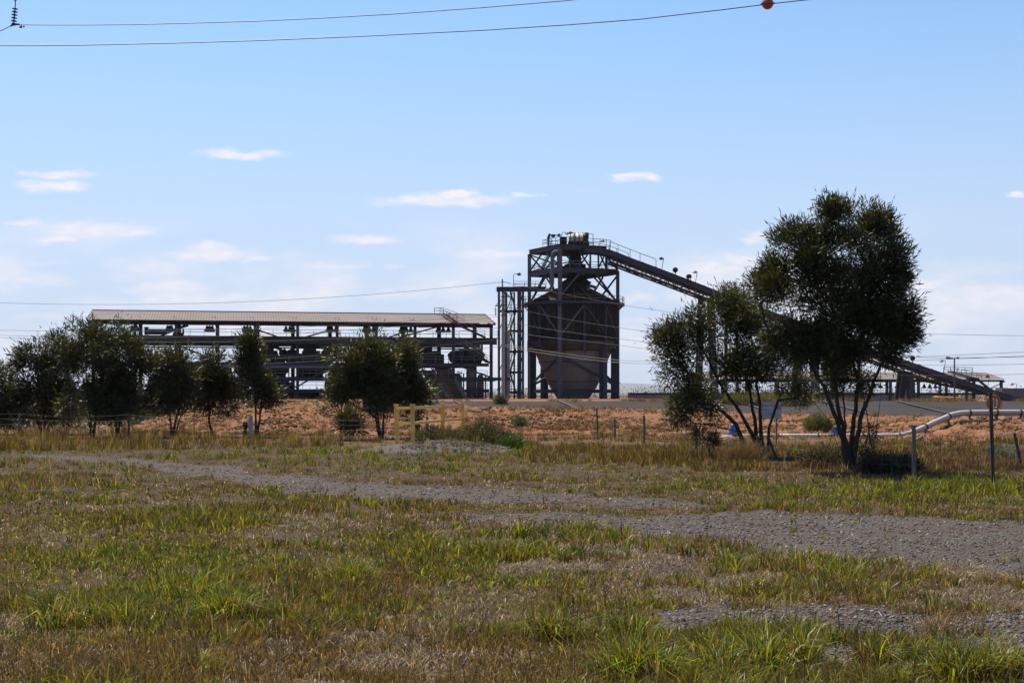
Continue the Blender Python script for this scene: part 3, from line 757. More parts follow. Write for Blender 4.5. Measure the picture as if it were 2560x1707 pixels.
mb = MB(); p0 = mixp(A_, B_, .86, 18.8) + Vector((0, 2.2, 0)); q0 = mixp(A_, B_, .62, 23.2) + Vector((0, 2.2, 0)); stair(mb, p0, q0, 1.0, 16, (.3, 1, 0)); mb.build('stair_flight', M['rust'], silo)
# conveyor drive hood, drive motor and boards on the top deck
hoodc = P(1446, 600, 249)
mb = MB(); n = 14; vs, fs = [], []; hw = 1.55
for i in range(7):
    x = hoodc.x - 1.7 + 3.4 * i / 6; rr = 1.32 + (.09 if i % 2 else 0)
    for k in range(n + 1):
        a = math.pi * k / n; vs.append((x, hoodc.y - rr * 1.15 * math.cos(a), 28.25 + rr * 1.15 * math.sin(a)))
for i in range(6):
    for k in range(n): fs.append((i * (n + 1) + k, i * (n + 1) + k + 1, (i + 1) * (n + 1) + k + 1, (i + 1) * (n + 1) + k))
fs.append(tuple(range(n + 1))[::-1]); fs.append(tuple(6 * (n + 1) + k for k in range(n + 1)))
mb.add(vs, fs); dh_ = mb.build('drive_hood', M['cream'], silo)
for i in range(5):
    x = hoodc.x - 1.5 + 3.0 * i / 4; mb = MB()
    mb.tube([(x, hoodc.y - 1.66 * math.cos(math.pi * k / 10), 28.25 + 1.66 * math.sin(math.pi * k / 10)) for k in range(11)], .07, 5); mb.build('hood_rib', M['coal'], dh_)
mb = MB(); mb.box((hoodc.x, hoodc.y, 27.8), (3.6, 3.0, .95)); mb.build('drive_base', M['coal'], silo)
mb = MB(); q = P(1463, 600, 246.5); mb.box((q.x, q.y, 28.3), (.8, .8, 2.0)); mb.box((q.x + .1, q.y, 29.2), (1.0, .5, .9)); mb.build('control_cabinet', M['black'], silo)
mb = MB(); q = P(1408, 605, 247.5); mb.box((q.x, q.y, 28.35), (1.0, .6, .9)); mb.box((q.x, q.y + .1, 28.2), (1.2, .5, 1.7)); mb.build('switch_board', M['coal'], silo)
mb = MB(); q = P(1371, 605, 247); mb.beam((q.x, q.y, 27.3), (q.x, q.y, 29.0), .3, .3); mb.beam((q.x - .1, q.y, 28.6), (q.x + .25, q.y, 29.5), .5, .4); mb.build('hoist_post', M['black'], silo)
mb = MB()                                                           # the rounded grey duct from the top deck down to the bridge
q = [(662, 238), (640, 236), (622, 250), (616, 285), (616, 500), (610, 540), (590, 560), (556, 566)]
mb.tube([P(1200 + x * .2933, 560 + y * .2933, 240.8) for x, y in q], .32, 10); mb.build('cable_duct', M['steel_light'], silo)
for i, (x, y0, y1, s, white, lab) in enumerate(((597, 205, 90, 1, False, 'first of the lamps over the silo top deck, above the hoist post'),
        (697, 205, 72, 1, False, 'twin-armed dark lamp above the switch board on the silo top'),
        (817, 205, 76, -1, True, 'pale lamp standing in front of the silo drive hood'),
        (963, 200, 84, -1, True, 'pale lamp just beyond the drive hood where the conveyor leaves'),
        (1105, 235, 138, -1, True, 'pale lamp on the first bend of the conveyor by the silo'))):
    d = 245.5
    b_ = P(1200 + x * .2933, 560 + y0 * .2933, d); h = (y0 - y1) * .2933 * d / F
    g_ = gooseneck(b_, lab, h, 1.5, s, white, .25 if i == 4 else 0)
    if i == 1:
        mb = MB(); mb.ball(b_ + Vector((-1.5, 0, h - .6)), .4, 10, (1, 1, .8)); mb.tube([b_ + Vector((0, 0, h - .5)), b_ + Vector((-1.4, 0, h - .5))], .05); mb.build('second_lamp', M['steel_dark'], g_)
# ------------------------------------------------------------------ conveyor gallery
cpts = [(1462, 616), (1500, 620), (1524, 625), (1545, 633), (1575, 645), (1640, 669), (1720, 699.5), (1800, 730.5), (1900, 768.5), (2000, 806), (2100, 843.5), (2180, 873), (2240, 893.5), (2300, 913.5), (2360, 934), (2420, 954), (2480, 974), (2540, 992), (2600, 1006), (2680, 1020)]
def cd(px): return 242.5 + (px - 1462) * .012
CE = [P(x, y, cd(x)) for x, y in cpts]
def along(n_per=2.0):
    out = []; 
    for a, b in zip(CE[:-1], CE[1:]):
        k = max(1, int((b - a).length / n_per))
        for i in range(k): out.append(a + (b - a) * i / k)
    out.append(CE[-1]); return out
DEP = Vector((0, 3.2, 0)); DN = Vector((0, 0, -1))
conv = thing('conveyor_gallery', 'long inclined belt conveyor on trestles falling from the silo top', 'conveyor', (CE[-1].x, CE[-1].y, .9))
for nm, off in (('front_girder', Vector((0, 0, 0))), ('rear_girder', DEP)):
    mb = MB()
    for a, b in zip(CE[:-1], CE[1:]): mb.ibeam(a + off + DN * .48, b + off + DN * .48, .34, .96, tf=.09)
    mb.build(nm, M['steel'], conv)
mb = MB()
for a, b in zip(CE[:-1], CE[1:]): mb.beam(a + DEP / 2 + DN * .05, b + DEP / 2 + DN * .05, 2.5, .22)
mb.build('belt', M['black'], conv)
S_ = along(2.05)
mb = MB()
for i, p in enumerate(S_[1:]):
    mb.beam(p + Vector((0, .15, -.02)), p + Vector((0, .15, .16)), .22, .2)
    if i % 2: mb.beam(p + Vector((0, .15, .2)), p + DEP + Vector((0, -.15, .2)), .12)
    mb.beam(p + Vector((0, -.28, .10)), p + Vector((0, .1, .10)), .14, .1)
mb.build('idler_frame', M['rust'], conv)
lowz = lambda p: 2.15 if p.z > 6 else max(1.2, 2.15 * (p.z - .5) / 5.5)
T_ = along(1.9); T_ = [p for p in T_ if p.x > CE[1].x and p.z > 2.6]
for nm, off in (('front_lower_chord', Vector((0, .1, 0))), ('rear_lower_chord', DEP - Vector((0, .1, 0)))):
    mb = MB()
    for a, b in zip(T_[:-1], T_[1:]): mb.beam(a + off + DN * lowz(a), b + off + DN * lowz(b), .2, .26)
    mb.build(nm, M['steel_dark'], conv)
    mb = MB()
    for i, (a, b) in enumerate(zip(T_[:-1], T_[1:])):
        mb.beam(a + off + DN * .9, a + off + DN * lowz(a), .13)
        if i % 2: mb.beam(a + off + DN * .9, b + off + DN * lowz(b), .12)
        else: mb.beam(b + off + DN * .9, a + off + DN * lowz(a), .12)
    mb.build(nm.replace('lower_chord', 'lattice'), M['steel_dark'], conv)
for i, a in enumerate(T_):
    mb = MB()
    mb.beam(a + DN * lowz(a) + Vector((0, .1, 0)), a + DEP + DN * lowz(a), .16)
    mb.beam(a + DN * 1.35 + Vector((0, .3, 0)), a + DEP + DN * 1.35, .14)
    if i % 2 == 0 and i + 1 < len(T_): mb.beam(a + DN * lowz(a), T_[i + 1] + DEP + DN * lowz(T_[i + 1]), .12)
    mb.build('cross_frame', M['steel_dark'], conv)
mb = MB()
for a, b in zip(T_[:-1], T_[1:]):
    mb.beam(a + DN * (lowz(a) - .35) + Vector((0, .9, 0)), b + DN * (lowz(b) - .35) + Vector((0, .9, 0)), .9, .06)
    mb.tube([a + DN * 1.3 + Vector((0, .3, 0)), b + DN * 1.3 + Vector((0, .3, 0))], .10, 5)
mb.build('return_walkway', M['rust'], conv)
mb = MB()
for a, b in zip(T_[:-1], T_[1:]):
    mb.beam(a + DEP / 2 + DN * 1.25, b + DEP / 2 + DN * 1.25, 1.3, .12)
mb.build('return_belt', M['black'], conv)
mb = MB()
hp_ = [p + Vector((0, -.1, 0)) for p in CE[2:5]] + [P(1600, 654.5, 243.5), P(1640, 669, 243.7)]
railing(mb, hp_, 1.45, 1.9, .05, False); mb.build('edge_handrail', M['rust'], conv)
mb = MB(); railing(mb, [p + DEP for p in CE[:5]], 1.1, 2.2, .045, False); mb.build('edge_handrail', M['rail'], conv)
def on_conv(px): return Vector(P(px, float(np.interp(px, [c[0] for c in cpts], [c[1] for c in cpts])), cd(px)))
for pa, pb in ((1757, 1780), (2002, 2036), (2262, 2276)):             # trestles
    A1, B1 = on_conv(pa), on_conv(pb); lz = lambda p: p.z - lowz(p)
    sp_ = (10 if pa < 2200 else 11) * cd(pa) / F
    for off in (Vector((0, .2, 0)), DEP - Vector((0, .2, 0))):
        a0 = A1 + off; b0 = B1 + off
        mb = MB(); mb.beam((a0.x, a0.y, lz(A1)), (a0.x - sp_, a0.y, -.9), .85, .8, (0, 1, 0)); mb.build('trestle_leg', M['steel_dark'], conv)
        mb = MB(); mb.beam((b0.x, b0.y, lz(B1)), (b0.x + sp_, b0.y, -.9), .85, .8, (0, 1, 0)); mb.build('trestle_leg', M['steel'], conv)
        zt = lz(B1) - .5; k = 3 if pa < 1900 else (2 if pa < 2200 else 1)
        for i in range(k):
            z1 = zt - (zt - .9) * i / k; z0 = zt - (zt - .9) * (i + 1) / k; f1 = sp_ * i / k; f0 = sp_ * (i + 1) / k
            for (xa, xb) in ((a0.x - f1, b0.x + f0), (b0.x + f1, a0.x - f0)):
                mb = MB(); mb.beam((xa, a0.y, z1), (xb, a0.y, z0), .16); mb.build('trestle_brace', M['steel_dark'], conv)
    mb = MB(); mb.beam((A1.x - .3, A1.y, lz(A1) + .1), (B1.x + .3, A1.y, lz(B1) + .1), .5, .5); mb.beam((A1.x - .3, A1.y + 3.2, lz(A1) + .1), (B1.x + .3, A1.y + 3.2, lz(B1) + .1), .5, .5); mb.build('trestle_head', M['steel_dark'], conv)
for px in (1818, 1846):                                              # a second pair of columns behind the leafy tree
    q = on_conv(px); mb = MB(); mb.beam((q.x, q.y + 1.6, q.z - 1.5), (q.x, q.y + 1.6, .6), .5); mb.build('trestle_leg', M['steel'], conv)
for px, h, s, white, arm, lab in ((1654, 2.0, -1, False, .45, 'small dark lamp on the open conveyor between silo and tree'),
        (1738, 1.9, -1, True, .45, 'pale lamp above the first conveyor trestle'),
        (2358, 2.3, -1, True, .75, 'pale gooseneck lamp on the conveyor below the big tree crown'),
        (2468, 2.2, -1, False, .4, 'short lamp on the lower conveyor beside the far shed stair'),
        (2536, 2.3, -1, True, .9, 'pale gooseneck lamp at the foot of the conveyor')):
    gooseneck(on_conv(px) + Vector((0, -.2, 0)), lab, h, arm, s, white, .35)
for px, lab in ((1688, 'round dark horn unit on the conveyor edge beside a bent lamp arm'), (1722, 'small dark boxy cabinet on top of the conveyor near the first trestle'), (2281, 'round dark unit on the conveyor where it leaves the big tree')):
    q = on_conv(px) + Vector((0, -.1, .1)); t = thing('conveyor_horn', lab, 'horn', q, 'units on the conveyor edge')
    mb = MB(); mb.beam(q, q + Vector((0, 0, .55)), .16)
    if px == 1722: mb.beam(q + Vector((-.3, 0, -.5)), q + Vector((-.3, 0, .3)), .12); mb.beam(q + Vector((.3, 0, -.6)), q + Vector((.3, 0, .3)), .12)
    mb.build('bracket', M['steel_dark'], t)
    mb = MB()
    if px == 1722: mb.lathe(q + Vector((0, 0, .25)), [(.45, 0), (.5, .35), (.35, .6), (.12, .66)], 10)
    else: mb.ball(q + Vector((0, 0, .75)), .48, 12)
    mb.build('housing', M['steel_dark'], t)

# ------------------------------------------------------------------ stair tower beside the silo
def TZ(x, y): return 1220 + x * .2105, 680 + y * .2105
TD = 245.0
def tp(x, y, d=TD): px, py = TZ(x, y); return P(px, py, d)
tower = thing('stair_tower', 'narrow open stair tower with grey posts joined to the silo by a bridge', 'tower', tp(270, 1530))
for x, y0, w, dd, mm in ((130, 232, .42, -2, 'steel_light'), (216, 240, .42, 3.5, 'steel_light'), (372, 225, .72, -2, 'steel'), (415, 232, .42, 3.5, 'steel_light'), (240, 690, .5, -2.5, 'concrete'), (312, 240, .3, 1.5, 'steel_dark')):
    mb = MB(); a = tp(x, y0, TD + dd); mb.beam(a, (a.x, a.y, .5), w, w); mb.build('column', M[mm], tower)
mb = MB()
mb.ibeam(tp(103, 212, TD - 2.4), tp(700, 212, TD - 2.4), .5, .62); mb.ibeam(tp(150, 212, TD + 3.6), tp(700, 212, TD + 3.6), .4, .55); mb.ibeam(tp(103, 212, TD - 2.4), tp(150, 212, TD + 3.6), .4, .6)
mb.build('bridge_beam', M['steel'], tower)
mb = MB(); a, b = tp(105, 190, TD), tp(690, 190, TD); mb.beam((a.x, a.y + .6, a.z), (b.x, b.y + .6, b.z), 5.8, .08); bd_ = mb.build('bridge_deck', M['steel_dark'], tower)
mb = MB(); a, b = tp(305, 186, TD - 2.3), tp(690, 186, TD - 2.3); railing(mb, [a, b], 1.05, 1.5); railing(mb, [a + Vector((0, 5.5, 0)), b + Vector((0, 5.5, 0))], 1.05, 1.5); mb.build('bridge_handrail', M['rail'], bd_)
levels = [212, 465, 700, 945, 1190, 1430]
for i, y in enumerate(levels[1:]):
    mb = MB(); mb.beam(tp(130 if i == 0 else 225, y, TD - 1.5), tp(345, y, TD - 1.5), .16, .4); mb.beam(tp(225, y, TD + 3), tp(415, y, TD + 3), .16, .35)
    a, b = tp(228, y + 6, TD + .8), tp(350, y + 6, TD + .8); mb.beam(a, b, 3.6, .06); mb.beam(tp(345, y, TD - 2), tp(410, y, TD + 3), .14, .3); ld_ = mb.build('landing', M['steel_dark'], tower)
    mb = MB(); railing(mb, [tp(228, y, TD - 1.3), tp(350, y, TD - 1.3)], 1.05, 1.3, .045); mb.build('landing_handrail', M['rail'], ld_)
for i in range(5):
    y1, y0 = levels[i], levels[i + 1]; mb = MB()
    xa, xb = (262, 330) if i % 2 else (330, 262)
    dd = .4 if i % 2 else 1.8
    stair(mb, tp(xa, y0, TD + dd), tp(xb, y1, TD + dd), .9, 12, (0, 1, 0)); mb.build('stair_flight', M['rust'], tower)
    for k, (xa, xb, d_) in enumerate(((135, 212, -1), (372, 415, 1), (225, 300, 3))):
        mb = MB(); mb.beam(tp(xa, y0 - 10, TD + d_), tp(xb, y1 + 10, TD + d_), .13); mb.build('tower_brace', M['steel_light' if k == 0 else 'steel'], tower)
    mb = MB(); mb.tube([tp(262, y0, TD - 1), tp(262, y1, TD - 1)], .05); mb.tube([tp(278, y0, TD - 1), tp(278, y1, TD - 1)], .05)
    for k in range(12):
        yy_ = y0 + (y1 - y0) * k / 12; mb.beam(tp(262, yy_, TD - 1), tp(278, yy_, TD - 1), .06)
    mb.build('ladder', M['rust'], tower)
gooseneck(tp(303, 186, TD - 2.2), 'tall gooseneck lamp on the bridge between stair tower and silo', 165 * .2105 * TD / F, 3.1 * .2105 * 10 / 10 * 4.6 / 1.0 * .25 * 1.0 + .2, 1, False, 0)

# ------------------------------------------------------------------ the long open processing shed
BA = math.radians(11.5)
BO = P(1228, HY, 233); BO.z = 0
BM = Matrix.Translation(BO) @ Matrix.Rotation(BA, 4, 'Z')
def BW(x, y, z): return BM @ Vector((x, y, z))
shed = thing('processing_shed', 'long open-sided steel plant shed under one ribbed beige roof', 'shed', BO)
NB, BL = 10, 6.28
XL = -NB * BL - .8
def slope_sheet(mb, x0, x1, y0, z0, y1, z1, pitch=.42, amp=.055):
    n = int((x1 - x0) / pitch) * 4; vs, fs = [], []
    for i in range(n + 1):
        x = x0 + (x1 - x0) * i / n; dz = (0, amp, amp, 0)[i % 4]
        vs += [(x, y0, z0 + dz), (x, y1, z1 + dz)]
    for i in range(n): fs.append((2 * i, 2 * i + 2, 2 * i + 3, 2 * i + 1))
    mb.add(vs, fs)
M['roof'] = pmat('beige_roof_sheet', (.135, .108, .098), .7, .0, .12, .22, alt=(.098, .074, .064), altamt=.7, altscale=.25, streak=False, thresh=(.45, .75))
M['roof'].node_tree.nodes['Principled BSDF'].inputs['Specular IOR Level'].default_value = .2
mb = MB(BM); slope_sheet(mb, XL, .55, -1.0, 13.22, 8.0, 15.12); mb.build('front_roof_slope', M['roof'], shed)
mb = MB(BM); slope_sheet(mb, XL, .55, 17.0, 13.8, 8.0, 15.12); mb.build('rear_roof_slope', M['roof'], shed)
mb = MB(BM); mb.beam((XL, 8, 15.2), (.55, 8, 15.2), .5, .1); mb.build('ridge_cap', M['roof'], shed)
mb = MB(BM)
for x in (XL, .5): mb.beam((x, -1, 13.1), (x, 8, 15.0), .12, .35); mb.beam((x, 17, 13.7), (x, 8, 15.0), .12, .3)
mb.build('barge_board', M['steel_dark'], shed)
mb = MB(BM); mb.beam((XL, -.95, 13.05), (.5, -.95, 13.05), .14, .22); mb.build('gutter', M['steel_dark'], shed)
mb = MB(BM); mb.ibeam((XL, 0, 12.8), (.3, 0, 12.8), .3, .5); mb.build('eave_beam', M['steel_dark'], shed)
mb = MB(BM); mb.ibeam((XL, 15.6, 13.5), (.3, 15.6, 13.5), .3, .4); mb.build('eave_beam', M['steel_dark'], shed)
for i in range(NB + 1):
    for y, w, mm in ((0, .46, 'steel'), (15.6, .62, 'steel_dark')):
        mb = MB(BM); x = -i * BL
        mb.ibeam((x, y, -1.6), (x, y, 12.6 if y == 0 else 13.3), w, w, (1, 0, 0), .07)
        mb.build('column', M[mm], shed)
    mb = MB(BM); x = -i * BL; mb.beam((x, 0, 12.9), (x, 8, 14.75), .2, .4); mb.beam((x, 15.6, 13.6), (x, 8, 14.75), .2, .35); mb.build('rafter', M['steel_dark'], shed)
for y, zt in ((0, 10.75), (15.6, 10.75)):
    mb = MB(BM); mb.ibeam((XL + .6, y - .3, zt - .48), (.9, y - .3, zt - .48), .4, 1.0, tf=.14); mb.build('crane_girder', M['steel'], shed)
    mb = MB(BM); mb.beam((XL + .6, y - .4, zt + .06), (.9, y - .4, zt + .06), 1.3, .1); wk_ = mb.build('walkway', M['steel'], shed)
    if y == 0: wk0 = wk_
mb = MB(BM); railing(mb, [(XL + .6, -.95, 10.85), (.9, -.95, 10.85)], 1.05, 2.1, .04); mb.build('walkway_handrail', M['rail'], wk0)
mb = MB(BM); mb.beam((XL + .6, 15.2, 9.55), (.9, 15.2, 9.55), .2, .22); mb.build('rear_tie', M['steel_dark'], shed)
for (x0, x1, z, nm, y0, y1) in ((XL + .6, -.4, 6.75, 'main_floor', .1, 14.5), (-52, 3.2, 4.45, 'middle_floor', .1, 13), (-57, 0, 2.5, 'lower_floor', 2, 13)):
    mb = MB(BM); mb.box(((x0 + x1) / 2, (y0 + y1) / 2, z - .05), (x1 - x0, y1 - y0, .1)); mb.build(nm, M['steel_dark'], shed)
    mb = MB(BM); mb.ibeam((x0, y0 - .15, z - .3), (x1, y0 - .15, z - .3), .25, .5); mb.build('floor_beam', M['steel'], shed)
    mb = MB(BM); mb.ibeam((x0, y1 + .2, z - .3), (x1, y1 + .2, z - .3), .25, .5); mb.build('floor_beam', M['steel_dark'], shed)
mb = MB(BM); mb.beam((-45, -.5, 6.0), (-20, -.5, 6.0), .3, .42); mb.build('floor_beam', M['steel_light'], shed)
for z in (6.8, 4.5, 2.55):
    mb = MB(BM); railing(mb, [(-52, .35, z), (-.6, .35, z)], 1.05, 2.1, .035); mb.build('floor_handrail', M['rail'], shed)
def sbr(p, q, w=.22, mm='steel'):
    mb = MB(BM); mb.beam(p, q, w, w * 1.1); mb.build('brace', M[mm], shed)
for (xa, za, xb, zb, y) in ((-54.5, 10.9, -50.4, 12.6, 15.5), (-37.4, 12.6, -32.5, 10.9, 15.5), (-31.0, 10.9, -25.2, 12.6, 15.5), (-16.5, 10.9, -12.0, 12.6, 15.5), (-15.0, 10.9, -9.0, 12.6, 0.2), (-12.0, 12.6, -6.6, 12.75, 0.2), (-31.4, 2.9, -25.3, 6.6, .1), (-37.6, 6.5, -31.5, 2.7, .1),
        (-31.4, 4.6, -37.6, .9, .1), (-12.6, 4.3, -6.3, .9, .1), (-6.3, 6.6, -.2, 4.5, .1), (-50.2, 9.4, -44, 7.0, .2), (-33, 9.4, -30.5, 7.0, 14)):
    sbr((xa, y, za), (xb, y, zb))
# roof stair with rusted rails at the last bay
mb = MB(BM); stair(mb, (-7.0, 5.0, 14.9), (-6.2, -1.6, 13.3), .8, 12, (1, 0, 0)); rl_ = mb.build('roof_ladder', M['rust'], shed)
mb = MB(BM)
for dx in (-.5, .5): mb.beam((-7 + dx, 6.5, 16.0), (-5.2 + dx, -1.6, 14.3), .07); mb.beam((-7 + dx, 6.5, 15.5), (-5.2 + dx, -1.6, 13.8), .06)
for k in range(6): mb.beam((-7 + .3 * k - .5, 6.5 - 1.6 * k, 14.7 - .32 * k), (-7 + .3 * k - .5, 6.5 - 1.6 * k, 16.0 - .34 * k), .07)
mb.build('roof_ladder_rail', M['rust'], rl_)
mb = MB(BM); railing(mb, [(-8.2, 8, 15.2), (-6.6, 8, 15.2)], 1.0, .8, .05); mb.build('roof_landing_rail', M['rust'], shed)
for (xa, za, xb, zb) in ((-6.4, 13.2, -1.3, 10.9), (-6.6, 10.6, -1.0, 6.9), (-4.6, 9.4, -.6, 6.8)):
    mb = MB(BM); stair(mb, (xa, -1.5, za), (xb, -1.5, zb), .8, 14, (0, 1, 0)); os_ = mb.build('outer_stair', M['steel'], shed)
    mb = MB(BM)
    for k in (.5, 1.0): mb.beam((xa, -1.9, za + k), (xb, -1.9, zb + k), .05)
    mb.build('outer_stair_rail', M['rail'], os_)
# bell lamps hanging under the roof in rows of three
bells = []
def bell_master(loc, label):
    t = thing('bell_lamp', label, 'lamp', loc, 'bell lamps under the shed roof')
    L0 = Vector(loc); mb = MB(); mb.beam(L0 + Vector((0, 0, .1)), L0 + Vector((0, 0, 1.5)), .06); mb.beam(L0 + Vector((0, 0, 1.4)), L0 + Vector((.5, 0, 1.4)), .06); mb.beam(L0 + Vector((.5, 0, .2)), L0 + Vector((.5, 0, 1.8)), .06); mb.build('hanger', M['steel_dark'], t)
    mb = MB(); mb.lathe(L0, [(.12, .32), (.2, .2), (.26, -.1), (.48, -.42), (.5, -.5)], 12); sh_ = mb.build('lamp_shade', M['steel_dark'], t)
    mb = MB(); mb.lathe(L0 + Vector((0, 0, -.5)), [(.40, 0), (.42, -.08), (.2, -.16)], 12); mb.build('lens', M['cream'], sh_)
    return t
BAY = ['first', 'second', 'third', 'fourth', 'fifth', 'sixth', 'seventh', 'eighth', 'ninth']
POS = ['near', 'middle', 'far']
for b_ in range(9):
    for j in range(3):
        px = [920, 1335, 1728, 2168][b_] if b_ < 4 else None
        pxs_ = [(419, 424, 429), (518, 524, 531), (611, 618, 626), (715, 725, 733), (820, 829.5, 840), (911, 923, 934), (1003, 1016, 1027), (1095, 1108, 1121), (330, 336, 342)][b_]
        d = 236 - (1228 - pxs_[j]) / 1000 * 13; q = P(pxs_[j], 822 - (1228 - pxs_[j]) * .004, d - j * .8)
        lab = '%s of three bell lamps in the %s shed bay from the stair end' % (('hindmost', 'middle', 'foremost')[j], BAY[7 - b_] if b_ < 8 else BAY[8])
        if not bells: t = bell_master(q, lab)
        else: t = dup(bells[0], q, lab)
        bells.append(t)
# dark machinery on the floors
def screen_unit(cx, label, w=12.4):
    t = thing('vibrating_screen', label, 'machine', BW(cx, 5, 6.8), 'screens with arched pipes on the main floor')
    mb = MB(BM); mb.box((cx, 5.5, 7.35), (w, 4.0, 1.1)); mb.box((cx, 5.5, 8.05), (w * .62, 3.2, .5)); mb.build('body', M['black'], t)
    for y in (3.9, 6.8):
        mb = MB(BM); h = 9.35; xl, xr = cx - w * .46, cx + w * .46
        pts = [(xl, y, 7.2)] + [(xl + 1.5 - 1.5 * math.cos(a), y, h - 1.5 + 1.5 * math.sin(a)) for a in np.linspace(0, math.pi / 2, 6)]
        pts += [(xr - 1.5 + 1.5 * math.sin(a), y, h - 1.5 + 1.5 * math.cos(a)) for a in np.linspace(0, math.pi / 2, 6)] + [(xr, y, 7.2)]
        mb.tube(pts, .22, 8); mb.build('arched_pipe', M['black'], t)
    mb = MB(BM); mb.box((cx, 5, 9.2), (2.0, 2.4, .9)); mb.box((cx + .2, 5, 8.5), (2.8, 2.2, .5))
    for dx in (-.85, .65): mb.tube([(cx + dx, 5, 9.4), (cx + dx, 5, 10.6)], .28, 8)
    mb.build('manifold', M['black'], t)
    for dx in (-2.6, 2.4, 3.6): mb = MB(BM); mb.ball((cx + dx, 4.2, 8.35), .62, 10); mb.build('motor', M['black'], t)
    mb = MB(BM); mb.lathe((cx + w * .5 + .7, 3.6, 7.0), [(.7, 0), (.75, 1.2), (.6, 1.6), (.3, 1.7)], 12); mb.build('drum', M['steel_dark'], t); return t
screen_unit(-29.2, 'black screen with arched pipes between the slim tree and the round tree', 7.4)
screen_unit(-36.0, 'black screen with arched pipes just behind the slim tree', 5.6)
t = thing('crusher', 'tall stepped black machine on the shed floor above the inclined belts', 'machine', BW(-9.8, 5, 6.8))
mb = MB(BM); mb.box((-10.2, 5, 7.4), (5.6, 5, 1.7)); mb.build('body', M['black'], t)
mb = MB(BM); mb.box((-10.6, 5, 8.75), (2.7, 3.4, 1.4)); mb.build('upper_casing', M['black'], t)
mb = MB(BM); mb.box((-8.4, 5, 8.4), (1.0, 2.4, 1.0)); mb.build('motor_box', M['black'], t)
t = thing('drum_washer', 'large dark drum machine with grey domes below the outer stair', 'machine', BW(-3.2, 6, 6.8))
mb = MB(BM); mb.tube([(-6.2, 5, 7.7), (-5.6, 5, 7.9), (-.8, 5, 7.9), (-.4, 5, 7.7)], [.7, 1.15, 1.15, .7], 16); mb.build('drum', M['steel_dark'], t)
for x in (-4.6, -2.6): mb = MB(BM); mb.ball((x, 4.0, 8.3), .75, 12); mb.build('dome', M['steel'], t)
mb = MB(BM); mb.box((-2.2, 6.5, 9.1), (3.6, 2.4, .5)); railing(mb, [(-4.5, 5, 9.0), (-.5, 5, 9.0)], 1.0, 1.2, .05); mb.build('service_platform', M['rust'], t)
mb = MB(BM)
for x in (-1.6, -1.1, -.7): mb.tube([(x, 5, 8.4), (x, 5, 10.0), (x + .4, 5, 10.3)], .18, 6)
mb.build('feed_pipe', M['hopper'], t)
r_ = random.Random(5)
for i, x in enumerate(np.linspace(-43, -19, 9)):                       # bins filling the storey under the main floor
    if i == 4: continue
    lab = 'square black hopper bin under the main floor, %s along the shed' % ('first', 'second', 'third', 'fourth', '', 'fifth', 'sixth', 'seventh', 'eighth')[i]
    t = thing('hopper_bin', lab, 'bin', BW(x, 5, 4.4), 'hopper bins under the main floor')
    mb = MB(BM); w = 1.1 + .25 * r_.random(); mb.add([(x - w, 3, 6.6), (x + w, 3, 6.6), (x + w, 7, 6.6), (x - w, 7, 6.6), (x - w, 3, 5.3), (x + w, 3, 5.3), (x + w, 7, 5.3), (x - w, 7, 5.3), (x - .5, 4.4, 4.5), (x + .5, 4.4, 4.5), (x + .5, 5.6, 4.5), (x - .5, 5.6, 4.5)],
        [(0, 3, 2, 1), (0, 1, 5, 4), (1, 2, 6, 5), (2, 3, 7, 6), (3, 0, 4, 7), (4, 5, 9, 8), (5, 6, 10, 9), (6, 7, 11, 10), (7, 4, 8, 11), (8, 9, 10, 11)]); mb.build('casing', M['black'], t)
    mb = MB(BM); mb.beam((x - w, 2.9, 4.5), (x - w, 2.9, 6.6), .18); mb.beam((x + w, 2.9, 4.5), (x + w, 2.9, 6.6), .18); mb.build('frame', M['steel'], t)
for i, (x, w, h, y) in enumerate(((-47, 1.0, 1.7, 5), (-41, 2.2, 1.5, 6), (-36.5, 1.5, 1.9, 4), (-33.2, 1.3, 1.2, 7), (-24.5, 2.3, 1.4, 5), (-20, 1.8, 1.8, 6), (-14.5, 2.0, 1.8, 4), (-11.5, 1.2, 1.5, 8))):
    lab = 'dark %s pump set on the lower floor, %s from the far end of the shed' % (('low', 'stocky', 'tall', 'small', 'wide', 'bulky', 'broad', 'narrow')[i], ('first', 'second', 'third', 'fourth', 'fifth', 'sixth', 'seventh', 'eighth')[i])
    t = thing('pump_set', lab, 'pump', BW(x, y, 2.5), 'pump sets on the lower floor')
    mb = MB(BM); mb.tube([(x - w, y, 2.5 + h * .5), (x - w * .9, y, 2.5 + h * .5), (x + w * .9, y, 2.5 + h * .5), (x + w, y, 2.5 + h * .5)], [h * .25, h * .48, h * .48, h * .25], 12); mb.build('casing', M['black' if i % 3 else 'steel_dark'], t)
    mb = MB(BM); mb.tube([(x, y, 2.6 + h * .8), (x, y, 4.0), (x + w, y, 4.15), (x + w + .8, y, 4.2)], .14, 6); mb.build('pipe', M['steel_dark'], t)
    mb = MB(BM); mb.box((x, y, 1.4), (w * 2.2, 2.2, 2.1)); mb.build('sump', M['black'], t)
ORD = ('first', 'second', 'third', 'fourth', 'fifth', 'sixth', 'seventh', 'eighth')
